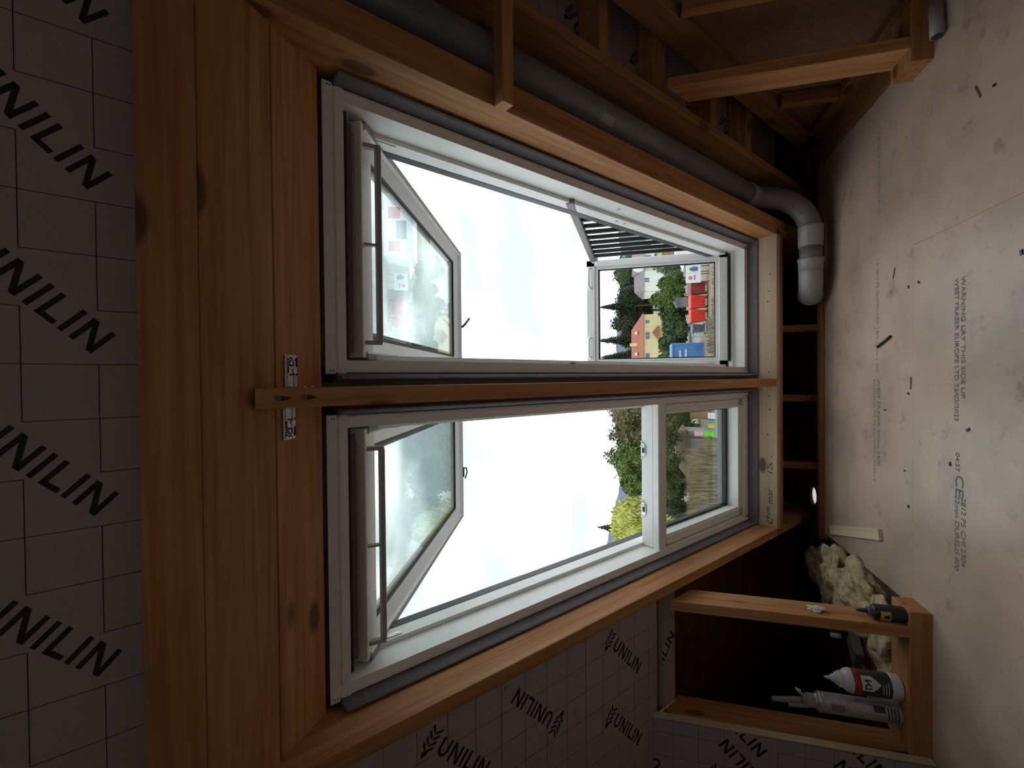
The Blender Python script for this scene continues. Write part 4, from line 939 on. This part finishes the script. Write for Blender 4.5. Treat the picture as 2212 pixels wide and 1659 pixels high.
REDB = noisy('bin_red', (.62, .03, .015), (.72, .05, .025), 3, .45); REDD = noisy('bin_dark_red', (.22, .03, .022), (.29, .045, .03), 3, .5); GREYB = noisy('bin_slate', (.10, .11, .14), (.15, .16, .20), 3, .5)
def wbin(x, y, m, label, w_=.98, h=1.16, group='red wheeled bins'):
    e = empty('waste_bin', (x, y, GZ + .03), label, 'bin', group); z0 = GZ + .23
    MB().add([(x - w_ * .42, y - .40, z0), (x + w_ * .42, y - .40, z0), (x + w_ * .42, y + .4, z0), (x - w_ * .42, y + .4, z0), (x - w_ * .5, y - .5, z0 + h * .82), (x + w_ * .5, y - .5, z0 + h * .82), (x + w_ * .5, y + .5, z0 + h * .82), (x - w_ * .5, y + .5, z0 + h * .82)],
             [(0, 3, 2, 1), (4, 5, 6, 7), (0, 1, 5, 4), (1, 2, 6, 5), (2, 3, 7, 6), (3, 0, 4, 7)]).build('bin_body', m, e, MC)
    for i in range(5): bx('rib', x - w_ * .40 + i * w_ * .19, x - w_ * .37 + i * w_ * .19, y - .52, y - .44, z0 + .1, z0 + h * .78, m, e, MC, 0)
    MB().prism([(y - .54, z0 + h * .82), (y + .54, z0 + h * .82), (y + .54, z0 + h * .92), (y, z0 + h), (y - .54, z0 + h * .90)], 0, x - w_ * .52, x + w_ * .52).build('bin_lid', m, e, MC)
    for dx in (-.36, .36):
        for dy in (-.34, .34): MB().tube([(x + dx - .03, y + dy, GZ + .135), (x + dx + .03, y + dy, GZ + .135)], .10, 12).build('wheel', RUBBER, e, MC)
    return e
wbin(5.68, 38, REDB, 'bright red wheeled bin beside the dark red one'); wbin(4.62, 38, REDB, 'bright red wheeled bin beside the slate grey bin'); wbin(6.72, 38, REDD, 'dark red wheeled bin next to the white boards')
wbin(3.70, 38.4, GREYB, 'slate grey wheeled bin left of the red bins', .62, .98, None)
cg = empty('wire_trolley', (3.25, 38, GZ), 'pale wire cage trolley left of the grey bin', 'trolley'); mw = MB()
for i in range(6):
    mw.tube([(3.05 + .09 * i, 38, GZ + .12), (3.05 + .09 * i, 38, -3.9)], .016, 6)
for i in range(5): mw.tube([(3.05, 38, GZ + .12 + .26 * i), (3.50, 38, GZ + .12 + .26 * i)], .016, 6)
mw.build('wire_front', STEEL, cg, MC)
mw = MB()
for dx in (3.05, 3.5):
    for i in range(4): mw.tube([(dx, 38 + .15 * i, GZ + .12), (dx, 38 + .15 * i, -3.95)], .014, 6)
mw.build('wire_side', STEEL, cg, MC)
for dx in (3.1, 3.45): MB().tube([(dx - .02, 38.1, GZ + .075), (dx + .02, 38.1, GZ + .075)], .07, 10).build('wheel', RUBBER, cg, MC)
INKB = base_mat('sign_blue', (.10, .16, .30), .6)[0]; INKR = base_mat('sign_red', (.60, .05, .05), .6)[0]; SIGNW = base_mat('sign_white', (.82, .83, .86), .5)[0]
def board(x0, x1, label):
    e = empty('display_board', ((x0 + x1) / 2, 37, GZ), label, 'sign', 'white display boards')
    bx('panel', x0, x1, 37, 37.05, -4.5, -3.46, SIGNW, e, MC, .005)
    for xx in (x0 + .05, x1 - .10): bx('leg', xx, xx + .05, 37.05, 37.1, GZ, -3.5, DARKGREY, e, MC, .004)
    return e
s1 = board(7.73, 8.30, 'white board with a blue figure next to the railing'); s2 = board(6.99, 7.71, 'white board with a red round emblem above the dark red bin')
MB().add([(8.16, 36.99, -4.3), (7.86, 36.99, -4.3), (7.84, 36.99, -3.95), (7.92, 36.99, -3.75), (8.02, 36.99, -3.68), (8.10, 36.99, -3.76), (8.20, 36.99, -3.98)], [(0, 1, 2, 3, 4, 5, 6)]).build('printed_figure', INKB, s1, MC)
MB().tube([(7.36, 36.985, -3.78), (7.36, 36.995, -3.78)], .13, 24).build('printed_emblem', INKR, s2, MC); MB().tube([(7.36, 36.980, -3.78), (7.36, 36.990, -3.78)], .05, 16).build('emblem_centre', SIGNW, s2, MC)
for k in range(5): bx('printed_mark', 7.20 + k * .075, 7.25 + k * .075, 36.985, 36.995, -4.12, -4.02, INKB, s2, MC, 0)
tr = empty('white_trailer', (9.6, 34.5, GZ), 'white catering trailer with red posters at the right behind the railing', 'trailer')
bx('trailer_body', 8.75, 13.2, 33.4, 35.6, GZ + .45, -2.55, SIGNW, tr, MC, .03)
for (x0, x1, z0, z1) in ((9.1, 9.8, -4.3, -3.5), (11.4, 12.2, -4.3, -3.5)): bx('red_poster', x0, x1, 33.36, 33.40, z0, z1, INKR, tr, MC, 0)
bx('serving_hatch', 9.95, 11.25, 33.36, 33.40, -3.75, -3.05, GREYB, tr, MC, 0)
for xx in (9.4, 12.4): MB().tube([(xx, 33.6, GZ + .3), (xx, 33.8, GZ + .3)], .3, 18).build('wheel', RUBBER, tr, MC)
um = empty('parasol', (8.9, 38.2, GZ), 'white parasol canopy beside the white boards and railing', 'parasol'); mb = MB(); ux, uy = 8.75, 37.6
for i in range(8):
    a, c = 2 * math.pi * i / 8, 2 * math.pi * (i + 1) / 8
    mb.add([(ux, uy, -2.98), (ux + .75 * math.cos(a), uy + .75 * math.sin(a), -3.30), (ux + .75 * math.cos(c), uy + .75 * math.sin(c), -3.30)], [(0, 1, 2)])
mb.build('canopy', SIGNW, um, MC); MB().tube([(ux, uy, GZ), (ux, uy, -2.95)], .03, 8).build('pole', STEEL, um, MC)
kk = empty('grey_hut', (7.3, 48, GZ), 'small grey hut with two dark windows above the red bins', 'hut')
bx('wall', 6.75, 7.55, 47, 48, GZ, -3.6, noisy('grey_boards', (.17, .165, .165), (.23, .22, .22), 5, .8), kk, MC, 0)
MB().add([(6.65, 46.9, -3.62), (7.65, 46.9, -3.62), (7.15, 46.9, -3.32), (6.65, 48.1, -3.62), (7.65, 48.1, -3.62), (7.15, 48.1, -3.32)], [(0, 1, 2), (3, 5, 4), (0, 3, 4, 1), (1, 4, 5, 2), (2, 5, 3, 0)]).build('roof', GREYB, kk, MC)
for x0 in (6.9, 7.3): bx('pane', x0, x0 + .2, 46.97, 47.0, -4.0, -3.75, PANE, kk, MC, 0)
# left group by the hedge
st = MB().tube([(-2.75, 35.2, GZ), (-2.72, 35.2, -4.3), (-2.66, 35.2, -3.95), (-2.70, 35.2, -3.55)], [.36, .30, .34, .40], 14).build('tree_stump', noisy('split_wood', (.19, .095, .055), (.31, .17, .105), 9, .9, stretch=(3, 3, .6)), None, MC)
tag(st, 'stout reddish-brown tree stump at the top corner of the shut pane', 'stump')
def sheet(x0, x1, z0, z1, y, m, label):
    mb = MB(); n = 8
    for i in range(n):
        t0, t1 = x0 + (x1 - x0) * i / n, x0 + (x1 - x0) * (i + 1) / n; f = lambda t: y + .06 * math.sin(t * 14)
        mb.add([(t0, f(t0), z0), (t1, f(t1), z0), (t1, f(t1), z1), (t0, f(t0), z1), (t0, f(t0) + .03, z0), (t1, f(t1) + .03, z0), (t1, f(t1) + .03, z1), (t0, f(t0) + .03, z1)], [(0, 1, 2, 3), (7, 6, 5, 4), (3, 2, 6, 7), (0, 4, 5, 1), (0, 3, 7, 4), (1, 5, 6, 2)])
    return tag(mb.build('hung_sheet', m), label, 'sheet', 'coloured sheets by the stump')
sheet(-4.25, -3.82, -4.42, -3.80, 35.1, base_mat('pink_cloth', (.72, .46, .46), .8)[0], 'pale pink sheet hanging beside the stump')
sheet(-4.27, -3.80, -5.10, -4.43, 34.9, base_mat('lime_cloth', (.22, .78, .06), .7)[0], 'bright lime green sheet below the pink one')
sheet(-3.62, -3.30, -5.10, -4.70, 34.9, base_mat('yellow_cloth', (.75, .66, .06), .7)[0], 'small yellow sheet between the stump and the lime one')
cr = bx('white_crate', -2.95, -2.55, 34.5, 34.9, GZ + .015, GZ + .45, SIGNW, None, MC, .01); tag(cr, 'white crate standing under the brown stump', 'crate')
# tubs near the house, seen mirrored in the tilted sash
tb = empty('white_tub', (-4.6, 21, GZ), 'long white tub lying on the grass before the house', 'tub')
MB().prism([(20.6, GZ), (21.4, GZ), (21.55, GZ + .5), (20.45, GZ + .5)], 0, -5.3, -3.5).build('tub_body', SIGNW, tb, MC, .02)
